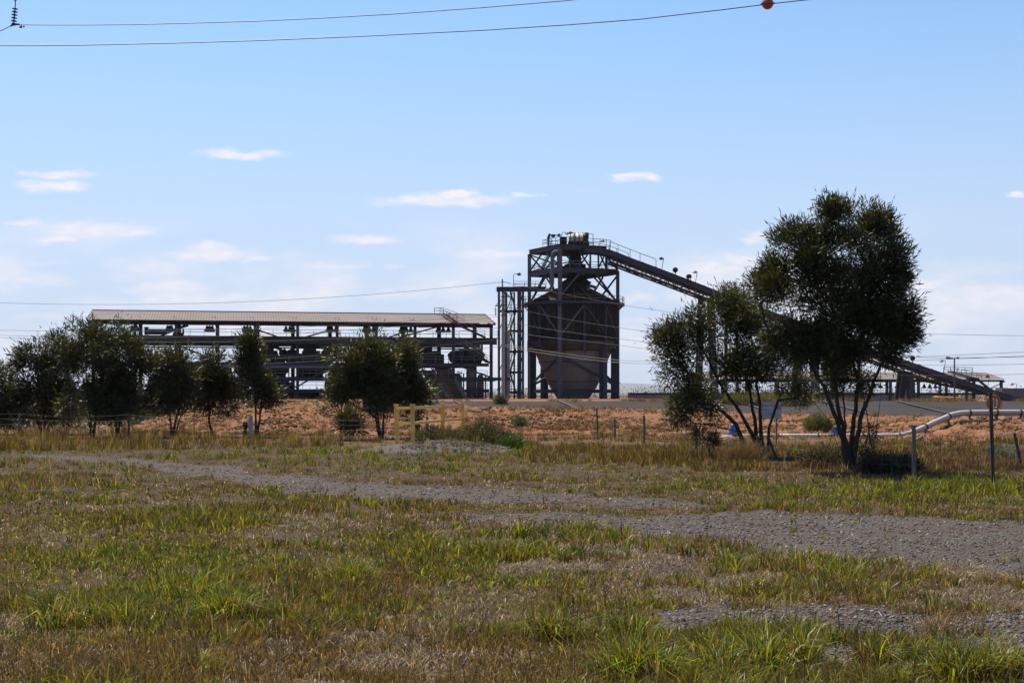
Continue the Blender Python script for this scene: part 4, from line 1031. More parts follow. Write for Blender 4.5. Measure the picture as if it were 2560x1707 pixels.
for i, bx in enumerate((-48.0, -41.3, -34.9, -28.8, -22.6, -16.2)):       # added black blocks, no real vessels, that darken the lower storeys from behind
    for lv_, (z0, z1, nm) in enumerate(((.3, 2.2, 'ground'), (2.6, 4.1, 'lower'), (4.55, 6.4, 'middle'))):
        if (i + lv_ * 2) % 7 == 5: continue
        lab = 'added black block darkening the %s storey, %s group from the far shed end' % (nm, ORD[i])
        w = 2.55 - .25 * ((i * 3 + lv_) % 3); q = BW(bx, 10.5, z0)
        t = thing('dark_filler_block', lab, 'vessel', q, 'added dark blocks inside the shed')
        mb = MB(BM); mb.box((bx, 10.5, (z0 + z1) / 2), (2 * w, 2.6, z1 - z0)); mb.tube([(bx - w * .8, 9.0, z0 + .6), (bx + w * .8, 9.0, z0 + .6)], .4, 10); mb.build('body', M['black'], t)
        mb = MB(BM)
        for k in range(5): mb.beam((bx - w + .3 + k * (2 * w - .6) / 4, 9.1, z0), (bx - w + .3 + k * (2 * w - .6) / 4, 9.1, z1), .16, .2)
        mb.build('block_rib', M['steel_dark'], t)
mb = MB(BM); mb.lathe((-53.5, 3, 2.55), [(1.2, 0), (1.28, .1), (1.28, 1.3), (1.0, 1.75), (.4, 1.95), (.3, 2.3)], 18); tag(mb.build('round_tank', M['rust'], None, True), 'rust-brown round tank on the lower floor beside the leafy tree', 'tank', None)
for x, r, h, mm, lab in ((-4.9, .9, 4.2, 'hopper', 'fat beige standing tank behind the shed end bay posts'), (-2.6, .7, 5.2, 'concrete', 'slim pale standing tank between the end bay posts'), (-.9, .6, 4.0, 'hopper', 'short beige standing tank at the very end of the shed')):
    t = thing('standing_tank', lab, 'tank', BW(x, 5, .4), 'standing tanks at the shed end')
    mb = MB(BM); mb.lathe((x, 5, .4), [(r, 0), (r, h), (r * .6, h + .5), (.2, h + .6)], 18); mb.build('shell', M[mm], t, True)
    mb = MB(BM)
    for z in (1.4, 2.8, 3.9): mb.lathe((x, 5, z), [(r + .04, -.05), (r + .04, .05), (r - .1, .05), (r - .1, -.05)], 18)
    mb.build('hoop', M['band'], t)
    mb = MB(BM); mb.tube([(x + r + .15, 4.4, .5), (x + r + .15, 4.4, h + .9), (x, 4.6, h + 1.2)], .12, 6); mb.build('riser_pipe', M['rust'], t)
# crane bridge on the top walkway of the far end
t = thing('crane_trolley', 'dark hoist trolley standing on the upper walkway above the leafy trees', 'hoist', BW(-53, .5, 10.85))
mb = MB(BM); mb.box((-53.2, .8, 11.45), (3.0, 1.3, .8)); mb.box((-54.8, .8, 11.6), (.6, 1.4, 1.2)); mb.build('body', M['black'], t)
mb = MB(BM); mb.tube([(-51.9, .8, 11.5), (-48.4, .8, 12.5)], .16, 6); mb.tube([(-51.4, .8, 11.3), (-48.4, .8, 12.9)], .1, 6); mb.build('jib', M['steel_dark'], t)
mb = MB(BM); mb.box((-50.0, .8, 11.1), (1.6, 1.0, .5)); mb.tube([(-50.4, .8, 11.2), (-50.4, .8, 11.9)], .2, 8); mb.tube([(-49.2, .8, 11.0), (-49.2, .8, 12.0)], .15, 8); mb.build('motor', M['black'], t)
# two inclined belts leaving the shed towards the viewer
for i, (xt0, xt1, xb0, xb1, ytop, lab) in enumerate(((1056, 1082, 1106, 1128, 926, 'inclined rusty belt nearer the round tree, below the shed floor'), (1088, 1121, 1133, 1169, 918, 'wider inclined belt with pale side beams, next to the shed end tanks'))):
    d1, d0 = 233.5, 229.0
    a0, a1, b0, b1 = P(xt0, ytop, d1), P(xt1, ytop, d1), P(xb0, 1006, d0), P(xb1, 1006, d0)
    t = thing('inclined_conveyor', lab, 'conveyor', (b0 + b1) / 2, 'inclined belts at the shed end')
    mb = MB(); c = (a0 + a1) / 2; e = (b0 + b1) / 2; w = (a1 - a0).length
    mb.add([a0, a1, b1, b0, a0 + Vector((0, .4, -.3)), a1 + Vector((0, .4, -.3)), b1 + Vector((0, .4, -.3)), b0 + Vector((0, .4, -.3))], [(3, 2, 1, 0), (4, 5, 6, 7), (0, 1, 5, 4), (1, 2, 6, 5), (2, 3, 7, 6), (3, 0, 4, 7)]); mb.build('belt', M['coal'], t)
    for p, q, mm in ((a0, b0, 'steel_light'), (a1, b1, 'hopper')):
        mb = MB(); mb.beam(p + Vector((0, -.1, .1)), q + Vector((0, -.1, .1)), .35, .4); mb.build('side_beam', M[mm], t)
        mb = MB(); mb.beam(p + Vector((0, -.2, .9)), q + Vector((0, -.2, .9)), .09); mb.beam(p + Vector((0, -.2, .5)), q + Vector((0, -.2, .5)), .07)
        for k in range(9): u = p + (q - p) * k / 8; mb.beam(u, u + Vector((0, -.2, .9)), .07)
        mb.build('side_rail', M['rust'], t)
    mb = MB()
    for k in range(16): u, v = a0 + (b0 - a0) * (k + .5) / 16, a1 + (b1 - a1) * (k + .5) / 16; mb.beam(u + Vector((0, -.15, .1)), v + Vector((0, -.15, .1)), .14)
    mb.build('idler', M['rust'], t)
    mb = MB(); mb.tube([a0 + Vector((-.6, 0, -.6)), b0 + Vector((-.6, 0, -.2))], .12, 6); mb.tube([a0 + Vector((-.9, .4, .3)), b0 + Vector((-.9, .4, .3))], .09, 6); mb.build('side_pipe', M['hopper'], t)
q = P(841, 902, 238)
gooseneck(q, 'slender lamp standing on the main floor beside the round tree', 2.4, .55, -1, True, 0)

# ------------------------------------------------------------------ the far shed with the grey wall
FB = Matrix.Translation(Vector(((2506 - CX) / F * 300, 300, 0))) @ Matrix.Rotation(math.radians(11.5), 4, 'Z')
far = thing('far_shed', 'distant low shed with beige roof on posts above a long grey-blue wall', 'shed', FB.translation)
FL = -82
mb = MB(FB); slope_sheet(mb, -66, .4, -.8, 4.75, 7.2, 6.35, .5); mb.build('front_roof_slope', M['roof'], far)
mb = MB(FB); slope_sheet(mb, -66, .4, 15.2, 4.75, 7.2, 6.35, .5); mb.build('rear_roof_slope', M['roof'], far)
mb = MB(FB); mb.beam((-66, 0, 4.5), (.3, 0, 4.5), .3, .4); mb.beam((-66, 14.4, 4.5), (.3, 14.4, 4.5), .3, .4); mb.build('eave_beam', M['steel_dark'], far)
for i in range(11):
    for y in (0, 14.4):
        mb = MB(FB); mb.beam((-i * 6.3 - .3, y, -1.2), (-i * 6.3 - .3, y, 4.4), .5, .5); mb.build('column', M['steel'], far)
for x, y in ((-5, 0), (-17, 14), (-24, 0), (-37, 0)):
    mb = MB(FB); mb.beam((x, y, 1.9), (x + 5.6, y, 4.4), .16); mb.build('brace', M['steel_dark'], far)
mb = MB(FB); mb.beam((FL, -.3, 1.75), (.8, -.3, 1.75), .6, .42); mb.build('deck_girder', M['steel_dark'], far)
mb = MB(FB); mb.box(((FL - 10) / 2 - 0, .35, -.2), (-FL - 10 + .0, .3, 3.45)); mb.build('wall', M['clad'], far)
mb = MB(FB); railing(mb, [(-66, -.5, 1.95), (.5, -.5, 1.95)], 1.05, 2.1, .045); mb.build('handrail', M['rail'], far)
mb = MB(FB); stair(mb, (-9.2, 5.5, 6.6), (-7.2, -1.0, 5.0), .9, 12, (1, 0, 0)); mb.build('roof_ladder', M['steel_light'], far)
mb = MB(FB); railing(mb, [(-9.6, 7.2, 6.4), (-8.0, 7.2, 6.4), (-3, 7.0, 6.3)], 1.1, 1.3, .06); railing(mb, [(-7.5, 5.5, 6.0), (-5.2, -.8, 4.8)], 1.1, 1.3, .05); mb.build('roof_handrail', M['rust'], far)
mb = MB(FB); stair(mb, (-6.6, -1.2, 4.9), (-2.6, -1.2, 1.9), .8, 12, (0, 1, 0)); mb.build('outer_stair', M['steel'], far)
mb = MB(FB); mb.box((-7.6, -1.3, 4.75), (2.4, 1.0, .7)); mb.build('landing', M['steel_dark'], far)
k_ = 0
for i in (1, 2, 3):
    for j in range(3):
        x = -9 - i * 6.3 + j * 1.3
        q = FB @ Vector((x, 5, 3.55))
        t = dup(bells[0], q, 'small bell lamp under the far shed roof behind the conveyor'); t['group'] = 'bell lamps under the far shed roof'
# ------------------------------------------------------------------ power lines
def bez(p, q, sag, n=24):
    p, q = Vector(p), Vector(q)
    return [p + (q - p) * t - Vector((0, 0, sag * 4 * t * (1 - t))) for t in np.linspace(0, 1, n)]
def through(keys, d0, d1, n=40):
    """a cable hung through points of the photograph, its depth running evenly from d0 to d1; smooth in between"""
    xs = np.array([k[0] for k in keys], float); ys = np.array([k[1] for k in keys], float)
    c = np.polyfit(xs, ys, min(2, len(xs) - 1)); t = np.linspace(xs[0], xs[-1], n)
    yv = np.polyval(c, t); return [P(x, y, d0 + (d1 - d0) * (x - xs[0]) / (xs[-1] - xs[0])) for x, y in zip(t, yv)]
def insulator(mb, top, bot, nd, r):
    top, bot = Vector(top), Vector(bot); ax = (top - bot); L_ = ax.length
    prof = []
    for k in range(nd):
        z = L_ * (.06 + .86 * k / nd); s = L_ * .86 / nd
        prof += [(r * .22, z), (r * .9, z + s * .18), (r, z + s * .30), (r * .55, z + s * .48), (r * .2, z + s * .55)]
    prof = [(r * .12, 0)] + prof + [(r * .12, L_)]
    mb.lathe(bot, prof, 14, ax)
D0 = 56.0
ins = thing('insulator_string', 'hanging dark string of five insulator discs carrying the upper cable', 'insulator', P(36, 62, D0))
mb = MB(); insulator(mb, P(38.5, 14, D0), P(34.5, 58, D0), 5, .125); mb.build('disc_stack', M['porcelain'], ins)
mb = MB(); mb.tube([P(38.5, 14, D0), P(38.6, -2, D0)], .022, 6); mb.box(P(38, -2, D0), (.10, .08, .12)); mb.build('shackle', M['wire'], ins)
mb = MB(); mb.tube([P(27, 66, D0), P(34, 61.5, D0), P(50, 62, D0)], .04, 8); mb.box(P(34, 61.5, D0), (.12, .1, .10)); mb.build('clamp', M['wire'], ins)
pole = thing('power_pole', 'tall timber power pole with a cross-arm just outside the picture', 'pole', (P(-330, HY, D0).x, D0, 0))
mb = MB(); x_ = P(-330, HY, D0).x; mb.tube([(x_, D0, -.3), (x_, D0, 20)], [.24, .16], 12); mb.build('shaft', M['timber'], pole)
mb = MB(); za = P(38, -8, D0).z; mb.beam((x_ - .5, D0, za + .10), (P(60, 0, D0).x, D0, za + .10), .12, .16); mb.build('cross_arm', M['timber'], pole)
up_ = [P(x, y, D0 - (x - 36) * .0035) for x, y in ((36, 62.5), (120, 63.4), (220, 63.4), (330, 62.3), (450, 59.5), (570, 56), (640, 54), (800, 46.5), (1000, 35), (1200, 20.5), (1400, 4), (1700, -26), (2100, -75))]
mb = MB(); mb.tube([P(-260, 190, D0 - 3), P(-100, 122, D0 - 1.2), P(0, 78.5, D0 - .2), P(27, 66, D0), P(34, 62.5, D0)] , .018, 6); mb.tube(up_, .0165, 6)
tag(mb.build('power_cable', M['wire']), 'upper black cable running from the insulator string out of the top edge', 'cable', 'overhead cables close by')
lowk = [(-300, 116), (-120, 115.8), (0, 115), (100, 114.8), (200, 114), (330, 111), (440, 108.5), (640, 102.5), (900, 92), (1200, 77), (1420, 63), (1600, 49), (1800, 26), (1918, 11.5), (2040, -2), (2300, -34)]
wpts = [P(x, y, 58 - x * .003) for x, y in lowk]
mb = MB(); mb.tube(wpts, .019, 6); tag(mb.build('power_cable', M['wire']), 'lower black cable carrying the red marker ball', 'cable', 'overhead cables close by')
bc = P(1919, 10, 58 - 1919 * .003)
ball = thing('marker_ball', 'red-orange warning ball clamped on the lower overhead cable', 'marker ball', bc)
mb = MB(); mb.ball(bc, .212, 22); mb.build('shell', M['orange_ball'], ball, True)
mb = MB(); mb.lathe(bc, [(.217, -.012), (.223, 0), (.217, .012), (.20, 0)], 24, (.15, -.25, 1)); mb.build('seam_band', M['black'], ball)
mb = MB(); mb.tube([bc + Vector((.05, -.205, .06)), bc + Vector((.10, -.17, .12)), bc + Vector((.12, -.10, .20))], .012, 6); mb.tube([bc + Vector((-.26, 0, -.02)), bc + Vector((.26, 0, .03))], .03, 8); mb.build('clip', M['cable_pale'], ball)
mb = MB(); mb.tube([P(52, 62, D0), P(54, 66.5, D0)], .02); mb.tube([P(51, 68.5, D0), P(61, 67.5, D0)], .012); mb.tube([P(49.5, 68.3, D0), P(55, 69, D0)], .04, 8); mb.tube([P(58.5, 67, D0), P(61.5, 67.4, D0)], .034, 8)
tag(mb.build('cable_damper', M['wire']), 'small dumb-bell damper hanging on the upper cable next to the insulator', 'damper')

PD = 160.0
pl = thing('power_pole', 'pale concrete power pole standing before the stair tower', 'pole', (P(1258, HY, PD).x, PD, .5))
mb = MB(); b0 = P(1258, 1012, PD); t0 = P(1258, 728, PD); mb.tube([b0, t0], [.22, .18], 12); mb.build('shaft', M['concrete'], pl)
mb = MB(); mb.beam(P(1256, 730, PD - .2), P(1256, 698, PD - .2), .14, .12); mb.tube([P(1245, 706.5, PD), P(1256, 704.5, PD), P(1270, 707, PD), P(1276, 710, PD)], .035); mb.build('top_spar', M['wire'], pl)
mb = MB()
for y in (742, 763, 788): mb.beam(P(1238 if y == 763 else 1252, y + (2 if y == 763 else 0), PD - .3), P(1264 if y != 742 else 1282, y + (0 if y != 742 else 0), PD - .3), .08, .09)
mb.beam(P(1238, 765, PD - .3), P(1254, 750, PD - .3), .07); mb.tube([P(1256, 726, PD - .3), P(1274, 742, PD - .3)], .06); mb.tube([P(1256, 772, PD - .3), P(1274, 784, PD - .3)], .06); mb.build('arm', M['steel_dark'], pl)
t = thing('insulator_string', 'small insulator string hanging from the arm of the concrete pole', 'insulator', P(1239, 790, PD - .3))
mb = MB(); insulator(mb, P(1238.5, 767, PD - .3), P(1239.5, 790, PD - .3), 6, .13); mb.build('disc_stack', M['porcelain'], t)
LINES = [([(-200, 748), (0, 757), (400, 763), (800, 742), (1245, 707)], 130, 'thin earth cable rising over the shed roof to the pole top', .020, 'wire'),
    ([(-200, 820), (0, 824.5), (500, 829), (940, 802), (1238, 790)], 132, 'cable crossing in front of the shed roof to the hanging insulator', .019, 'wire'),
    ([(-200, 830), (0, 836), (500, 838), (900, 829), (1256, 788)], 134, 'cable crossing just under the shed eave on its way to the concrete pole', .019, 'wire'),
    ([(-200, 834), (0, 840.5), (500, 852), (900, 850), (1256, 816)], 136, 'cable crossing the upper walkway of the shed', .022, 'wire'),
    ([(-200, 905), (300, 917), (560, 912.5), (852, 899.5), (1258, 866)], 120, 'pale twisted cable sagging across the shed at main floor height', .025, 'cable_pale'),
    ([(-200, 896), (300, 906), (660, 896), (900, 884), (1258, 846)], 122, 'second pale twisted cable a little above the main floor of the shed', .023, 'cable_pale')]
for k, d0, lab, r, mm in LINES:
    mb = MB(); mb.tube(through(k, d0, PD), r, 5); tag(mb.build('power_cable', M[mm]), lab, 'cable', 'cables on the concrete pole')
RL = [([(1276, 710), (1560, 764), (1720, 787), (2100, 830), (2560, 840), (2800, 838)], 'top cable leaving the silo walkway towards the big tree', .019, 'wire'),
    ([(1262, 765), (1400, 797), (1600, 827), (2000, 883), (2300, 894.5), (2560, 893), (2800, 886)], 'cable crossing the upper silo drum and passing the twin lamp pole', .020, 'wire'),
    ([(1262, 800), (1320, 818), (1546, 846), (1700, 868), (2300, 914), (2560, 910.5), (2800, 902)], 'cable crossing the middle of the silo drum', .020, 'wire'),
    ([(1262, 826), (1320, 839), (1546, 862), (1670, 880), (2250, 940), (2560, 935.5), (2800, 926)], 'cable crossing the lower silo drum', .020, 'wire'),
    ([(1262, 862), (1310, 870), (1420, 886), (1543, 902), (1690, 904), (1900, 910), (2560, 880)], 'pale twisted cable crossing the silo hopper, upper of the pair', .024, 'cable_pale'),
    ([(1262, 866), (1310, 876), (1420, 893), (1543, 908), (1690, 910), (1900, 917), (2560, 890)], 'pale twisted cable crossing the silo hopper, lower of the pair', .027, 'cable_pale')]
for k, lab, r, mm in RL:
    xs = np.array([q[0] for q in k], float); ys = np.array([q[1] for q in k], float)
    xi = np.linspace(xs[0], xs[-1], 60); yi = np.interp(xi, xs, ys)
    for _ in range(8): yi[1:-1] = (yi[:-2] + 2 * yi[1:-1] + yi[2:]) / 4
    mb = MB(); mb.tube([P(x, y, PD - (x - 1262) * .012) for x, y in zip(xi, yi)], r, 5); tag(mb.build('power_cable', M[mm]), lab, 'cable', 'cables on the concrete pole')

# ------------------------------------------------------------------ twin lamp pole and yellow barrier on the far bank
LD = 153.0
t = thing('lamp_pole', 'grey pole with two flat lamp heads standing over the pond lining', 'lamp', (P(2388, HY, LD).x, LD, .9))
mb = MB(); mb.tube([P(2386, 1003, LD), P(2386, 897, LD)], [.10, .075], 10); mb.build('pole', M['steel_light'], t)
mb = MB(); mb.tube([P(2378, 896, LD), P(2394, 896, LD)], .05, 8); mb.build('cross_arm', M['steel_light'], t)
for s in (-1, 1):
    mb = MB(); c = P(2386 + s * 6, 896, LD); e = P(2386 + s * (20 if s < 0 else 10), 893.5, LD); mb.beam(c, e, .38, .14); mb.beam(c + (e - c) * .45, e + Vector((0, 0, -.02)), .46, .22); mb.build('lamp_head', M['steel'], t)
t = thing('pipe_barrier', 'bright yellow pipe barrier beside the twin lamp pole', 'barrier', (P(2365, HY, 156).x, 156, .9))
YD = 154.5
for x in (2338, 2343, 2353, 2360, 2389, 2394):
    mb = MB(); mb.tube([P(x, 1006, YD), P(x, 991, YD)], .06, 6); mb.build('post', M['yellow_bright'], t)
mb = MB(); mb.tube([P(2332, 992, YD), P(2400, 993.5, YD)], .065, 6); mb.tube([P(2338, 991.5, YD + 1.5), P(2362, 994, YD)], .07, 6); mb.build('top_rail', M['yellow_bright'], t)
mb = MB(); mb.tube([P(2338, 1000, YD), P(2362, 1000, YD)], .05, 6); mb.build('lower_rail', M['yellow_bright'], t)
q = P(2544, 985, 290); mb = MB(); mb.box((q.x - .6, q.y, q.z + .2), (6.5, 4, 2.0)); mb.box((q.x + 1.9, q.y, q.z + 1.6), (.5, .5, 1.0)); tag(mb.build('plant_hut', M['steel_light']), 'tiny grey hut with a stub chimney behind the conveyor foot', 'hut')

# ------------------------------------------------------------------ white pipeline with valve
kp = [(1838, 1091, 55.6), (2000, 1091, 55.4), (2200, 1090, 55.2), (2250, 1089, 55), (2275, 1083, 55), (2300, 1073, 55.2), (2350, 1050, 55.8), (2378, 1038, 56.2), (2400, 1033, 56.4), (2425, 1031.5, 56.5), (2500, 1031, 56.6), (2800, 1030, 57), (3000, 1030, 57)]
pp = [P(x, y, d) for x, y, d in kp]
pipe = thing('pipeline', 'long white pipe along the embankment foot, stepping up onto its crest', 'pipe', P(2275, 1098, 55))
mb = MB(); mb.tube(pp, .112, 14); run_ = mb.build('pipe_run', M['white_pipe'], pipe, True)
def pipe_pt(px):
    return Vector([float(np.interp(px, [k[0] for k in kp], [p[i] for p in pp])) for i in range(3)])
for px in (1945, 2045, 2110, 2180, 2250, 2313, 2371, 2424, 2492, 2551, 2640):
    c = pipe_pt(px); tdir = (pipe_pt(px + 4) - pipe_pt(px - 4)).normalized()
    mb = MB(); mb.lathe(c, [(.11, -.03), (.14, -.03), (.14, .03), (.11, .03)], 14, tdir); mb.build('collar', M['band'], run_)
    mb = MB(); zb = float(bund_z(px, c.y)) ; mb.beam((c.x, c.y, c.z - .06), (c.x, c.y, zb - .1), .07, .07); mb.build('prop', M['rust'], pipe)
mb = MB(); mb.tube([pipe_pt(x) + Vector((0, -.11, -.08)) for x in range(2200, 2700, 20)], .010, 5); mb.build('side_cable', M['cable_pale'], pipe)
mb = MB(); mb.tube([P(1740, 1103, 54.8), P(1752, 1096, 54.8), P(1770, 1093, 55), P(1790, 1092, 55.2), P(1838, 1091, 55.6)], .075, 12); mb.tube([P(1786, 1108, 54.4), P(1792, 1101, 54.5), P(1806, 1095, 54.8), P(1832, 1092, 55.4)], .085, 12); mb.build('bend', M['white_pipe'], pipe, True)
mb = MB(); mb.tube([P(1918, 1096, 54), P(1932, 1099, 53.6)], .05, 8); mb.build('branch', M['white_pipe'], pipe)
mb = MB(); c = P(1800, 1014, 71); mb.tube([P(1796, 1010, 72.3), P(1810, 1022, 70)], .035, 8); tag(mb.build('pipe_offcut', M['white_pipe'], None), 'short white pipe lying across the embankment crest behind the leafy tree', 'pipe')
v = thing('air_valve', 'blue bell-shaped valve standing on the white pipe', 'valve', P(1832, 1092, 55.5))
c = P(1832, 1092, 55.5)
mb = MB(); mb.lathe(c, [(.12, -.03), (.17, -.02), (.17, .04), (.13, .06), (.13, .09), (.185, .10), (.185, .15), (.18, .17), (.185, .235), (.17, .245)], 18); vb_ = mb.build('body', M['blue'], v, True)
mb = MB(); mb.lathe(c, [(.175, .24), (.17, .28), (.12, .40), (.10, .44), (.115, .45), (.11, .48), (.05, .50)], 18); mb.build('bonnet', M['blue'], v, True)
mb = MB(); mb.lathe(c, [(.14, .085), (.215, .09), (.215, .115), (.14, .12)], 18); mb.build('flange', M['blue'], vb_)
v = thing('gate_valve', 'dull blue valve block half hidden by leaves at the big tree', 'valve', P(2090, 1098, 55.2))
c = P(2090, 1091, 55.2); mb = MB(); mb.tube([c + Vector((-.2, 0, 0)), c + Vector((.2, 0, 0))], .15, 14); mb.lathe(c, [(.11, .1), (.09, .28), (.14, .3), (.14, .33)], 12); mb.build('body', M['blue'], v)
mb = MB(); mb.lathe(c + Vector((0, 0, .36)), [(.02, -.05), (.16, -.01), (.16, .02), (.02, .03)], 16); mb.build('handwheel', M['blue'], v)
for i, (px, py, d, L_, an, lab) in enumerate(((2290, 1096, 51.5, .55, .5, 'short pale timber sleeper leaning on the slope under the rising pipe'), (2412, 1052, 55.6, .5, 0, 'timber sleeper lying under the upper pipe bend'), (2440, 1048, 55.9, .6, .05, 'timber sleeper lying on the crest, beside the lifebuoy post'))):
    c = P(px, py, d); c.z = float(bund_z(px, d)) + .07; mb = MB(); dx = Vector((math.cos(an) * L_ / 2, 0, math.sin(an) * L_ / 2)); mb.beam(c - dx, c + dx, .18, .11); tag(mb.build('sleeper', M['timber']), lab, 'timber', 'sleepers under the pipe')

# lifebuoy on its own post at the pond
LBD = 57.5
t = thing('lifebuoy_post', 'thin post with a cross piece behind the lifebuoy on the pond crest', 'post', P(2488, 1046, LBD))
mb = MB(); mb.beam(P(2488, 1048, LBD), P(2487, 984, LBD), .055, .055); mb.build('post', M['timber'], t)
mb = MB(); mb.beam(P(2475, 988, LBD), P(2487, 979, LBD), .03); mb.beam(P(2487, 979, LBD), P(2496, 985, LBD), .03); mb.build('hanger', M['timber'], t)
c = P(2484, 1006.5, LBD - .12)
lb = thing('lifebuoy', 'orange lifebuoy ring hanging above the white pipe', 'lifebuoy', c)
n1, n2, R1, r1 = 36, 12, .245, .062; vs, fs = [], []
for i in range(n1):
    a = 2 * math.pi * i / n1
    for j in range(n2):
        b_ = 2 * math.pi * j / n2; rr = R1 + r1 * math.cos(b_); vs.append(c + Vector((rr * math.cos(a), r1 * .8 * math.sin(b_), rr * 1.06 * math.sin(a))))
for i in range(n1):
    for j in range(n2): fs.append((i * n2 + j, ((i + 1) % n1) * n2 + j, ((i + 1) % n1) * n2 + (j + 1) % n2, i * n2 + (j + 1) % n2))
mb = MB(); mb.add(vs, fs); mb.build('ring', M['orange'], lb, True)
for a in (35, 145, 215, 325):
    a = math.radians(a); q = c + Vector((R1 * math.cos(a), 0, R1 * 1.06 * math.sin(a))); mb = MB(); mb.lathe(q, [(.066, -.03), (.068, 0), (.066, .03)], 12, (-math.sin(a), 0, math.cos(a))); mb.build('band', M['orange'], lb)
mb = MB(); mb.tube([c + Vector(((R1 + .09) * math.cos(a), -.03, (R1 + .09) * math.sin(a) - .04)) for a in np.linspace(-1.9, .5, 14)], .009, 5); mb.tube([c + Vector((.02, -.02, .33)), c + Vector((-.02, -.04, .05)), c + Vector((.03, -.03, -.2)), c + Vector((.0, -.03, -.55))], .012, 5); mb.tube([c + Vector((.0, 0, -.3)), c + Vector((-.05, 0, -.45)), c + Vector((.08, 0, -.62))], .012, 5); mb.build('rope', M['cable_pale'], lb)

# ------------------------------------------------------------------ sign on the fence
SG = 47.5
t = thing('warning_sign', 'pale square notice about raw water with a red no-drinking symbol', 'sign', (P(1941, HY, SG).x, SG, 0))
mb = MB(); mb.beam((P(1941, HY, SG).x, SG + .03, -.2), P(1941, 1012, SG) + Vector((0, .03, 0)), .045, .04); mb.build('post', M['timber'], t)
x0, x1, zt, zb = P(1904, 0, SG).x, P(1953, 0, SG).x, P(0, 1003, SG).z, P(0, 1047, SG).z
mb = MB(); r = .04; pts = []
for (cx_, cz_, a0) in ((x1 - r, zt - r, 0), (x0 + r, zt - r, 90), (x0 + r, zb + r, 180), (x1 - r, zb + r, 270)):
    for k in range(5): a = math.radians(a0 + 22.5 * k); pts.append((cx_ + r * math.cos(a), cz_ + r * math.sin(a)))
n = len(pts); mb.add([(x, SG - .01, z) for x, z in pts] + [(x, SG + .005, z) for x, z in pts], [tuple(range(n)), tuple(range(2 * n - 1, n - 1, -1))] + [(i, n + i, n + (i + 1) % n, (i + 1) % n) for i in range(n)])
mb.build('plate', M['sign'], t)
mb = MB(); e = .010
mb.beam((x0 + e * 2, SG - .0125, zt - e), (x1 - e * 2, SG - .0125, zt - e), .003, .012); mb.beam((x0 + e, SG - .0125, zb + e * 2), (x0 + e, SG - .0125, zt - e * 2), .012, .003, (0, 1, 0)); mb.beam((x1 - e, SG - .0125, zb + e * 2), (x1 - e, SG - .0125, zt - e * 2), .012, .003, (0, 1, 0)); mb.beam((x0 + e * 2, SG - .0125, zb + e), (x1 - e * 2, SG - .0125, zb + e), .003, .012)
mb.build('border', M['ink'], t)
def lettering(txt, x, z, size, name, mat='ink'):
    cu = bpy.data.curves.new(name, 'FONT'); cu.body = txt; cu.size = size; cu.extrude = .0015; cu.space_character = 1.02
    tmp = bpy.data.objects.new(name, cu); COL.objects.link(tmp); cu.materials.append(M[mat])
    bpy.context.view_layer.update()
    me = bpy.data.meshes.new_from_object(tmp.evaluated_get(bpy.context.evaluated_depsgraph_get())); bpy.data.objects.remove(tmp)
    ob = bpy.data.objects.new(name, me); COL.objects.link(ob)
    ob.parent = t; ob.rotation_euler = (math.radians(90), 0, 0); ob.location = Vector((x, SG - .013, z)) - OFF[t.name]
    return ob
lettering('Raw Water', x0 + .025, zt - .175, .108, 'lettering')
lettering('Lines', x0 + .025, zt - .29, .085, 'lettering')
mb = MB()
for zz, w0, w1 in ((.335, .02, .34), (.40, .02, .60), (.435, .2, .56)):
    for k in range(int((w1 - w0) / .05)): mb.beam((x0 + w0 + .05 * k, SG - .0125, zt - zz), (x0 + w0 + .05 * k + .036, SG - .0125, zt - zz), .003, .012)
mb.build('small_print', M['ink'], t)
mb = MB(); mb.beam((x0 + .02, SG - .0125, zt - .475), (x1 - .02, SG - .0125, zt - .475), .003, .012); mb.build('rule', M['ink'], t)
cxs, czs = x1 - .115, zt - .205
mb = MB(); mb.tube([(cxs + .074 * math.cos(a), SG - .0125, czs + .074 * math.sin(a)) for a in np.linspace(0, 2 * math.pi, 29)], .008, 5); mb.beam((cxs - .05, SG - .0125, czs + .05), (cxs + .05, SG - .0125, czs - .05), .004, .014); mb.build('prohibition_ring', M['redink'], t)
mb = MB(); mb.beam((cxs - .035, SG - .0125, czs - .035), (cxs + .01, SG - .0125, czs + .02), .003, .03); mb.box((cxs + .025, SG - .0125, czs + .03), (.03, .003, .03)); mb.beam((cxs - .0, SG - .0125, czs - .04), (cxs + .035, SG - .0125, czs - .01), .003, .018); mb.build('pictogram', M['ink'], t)

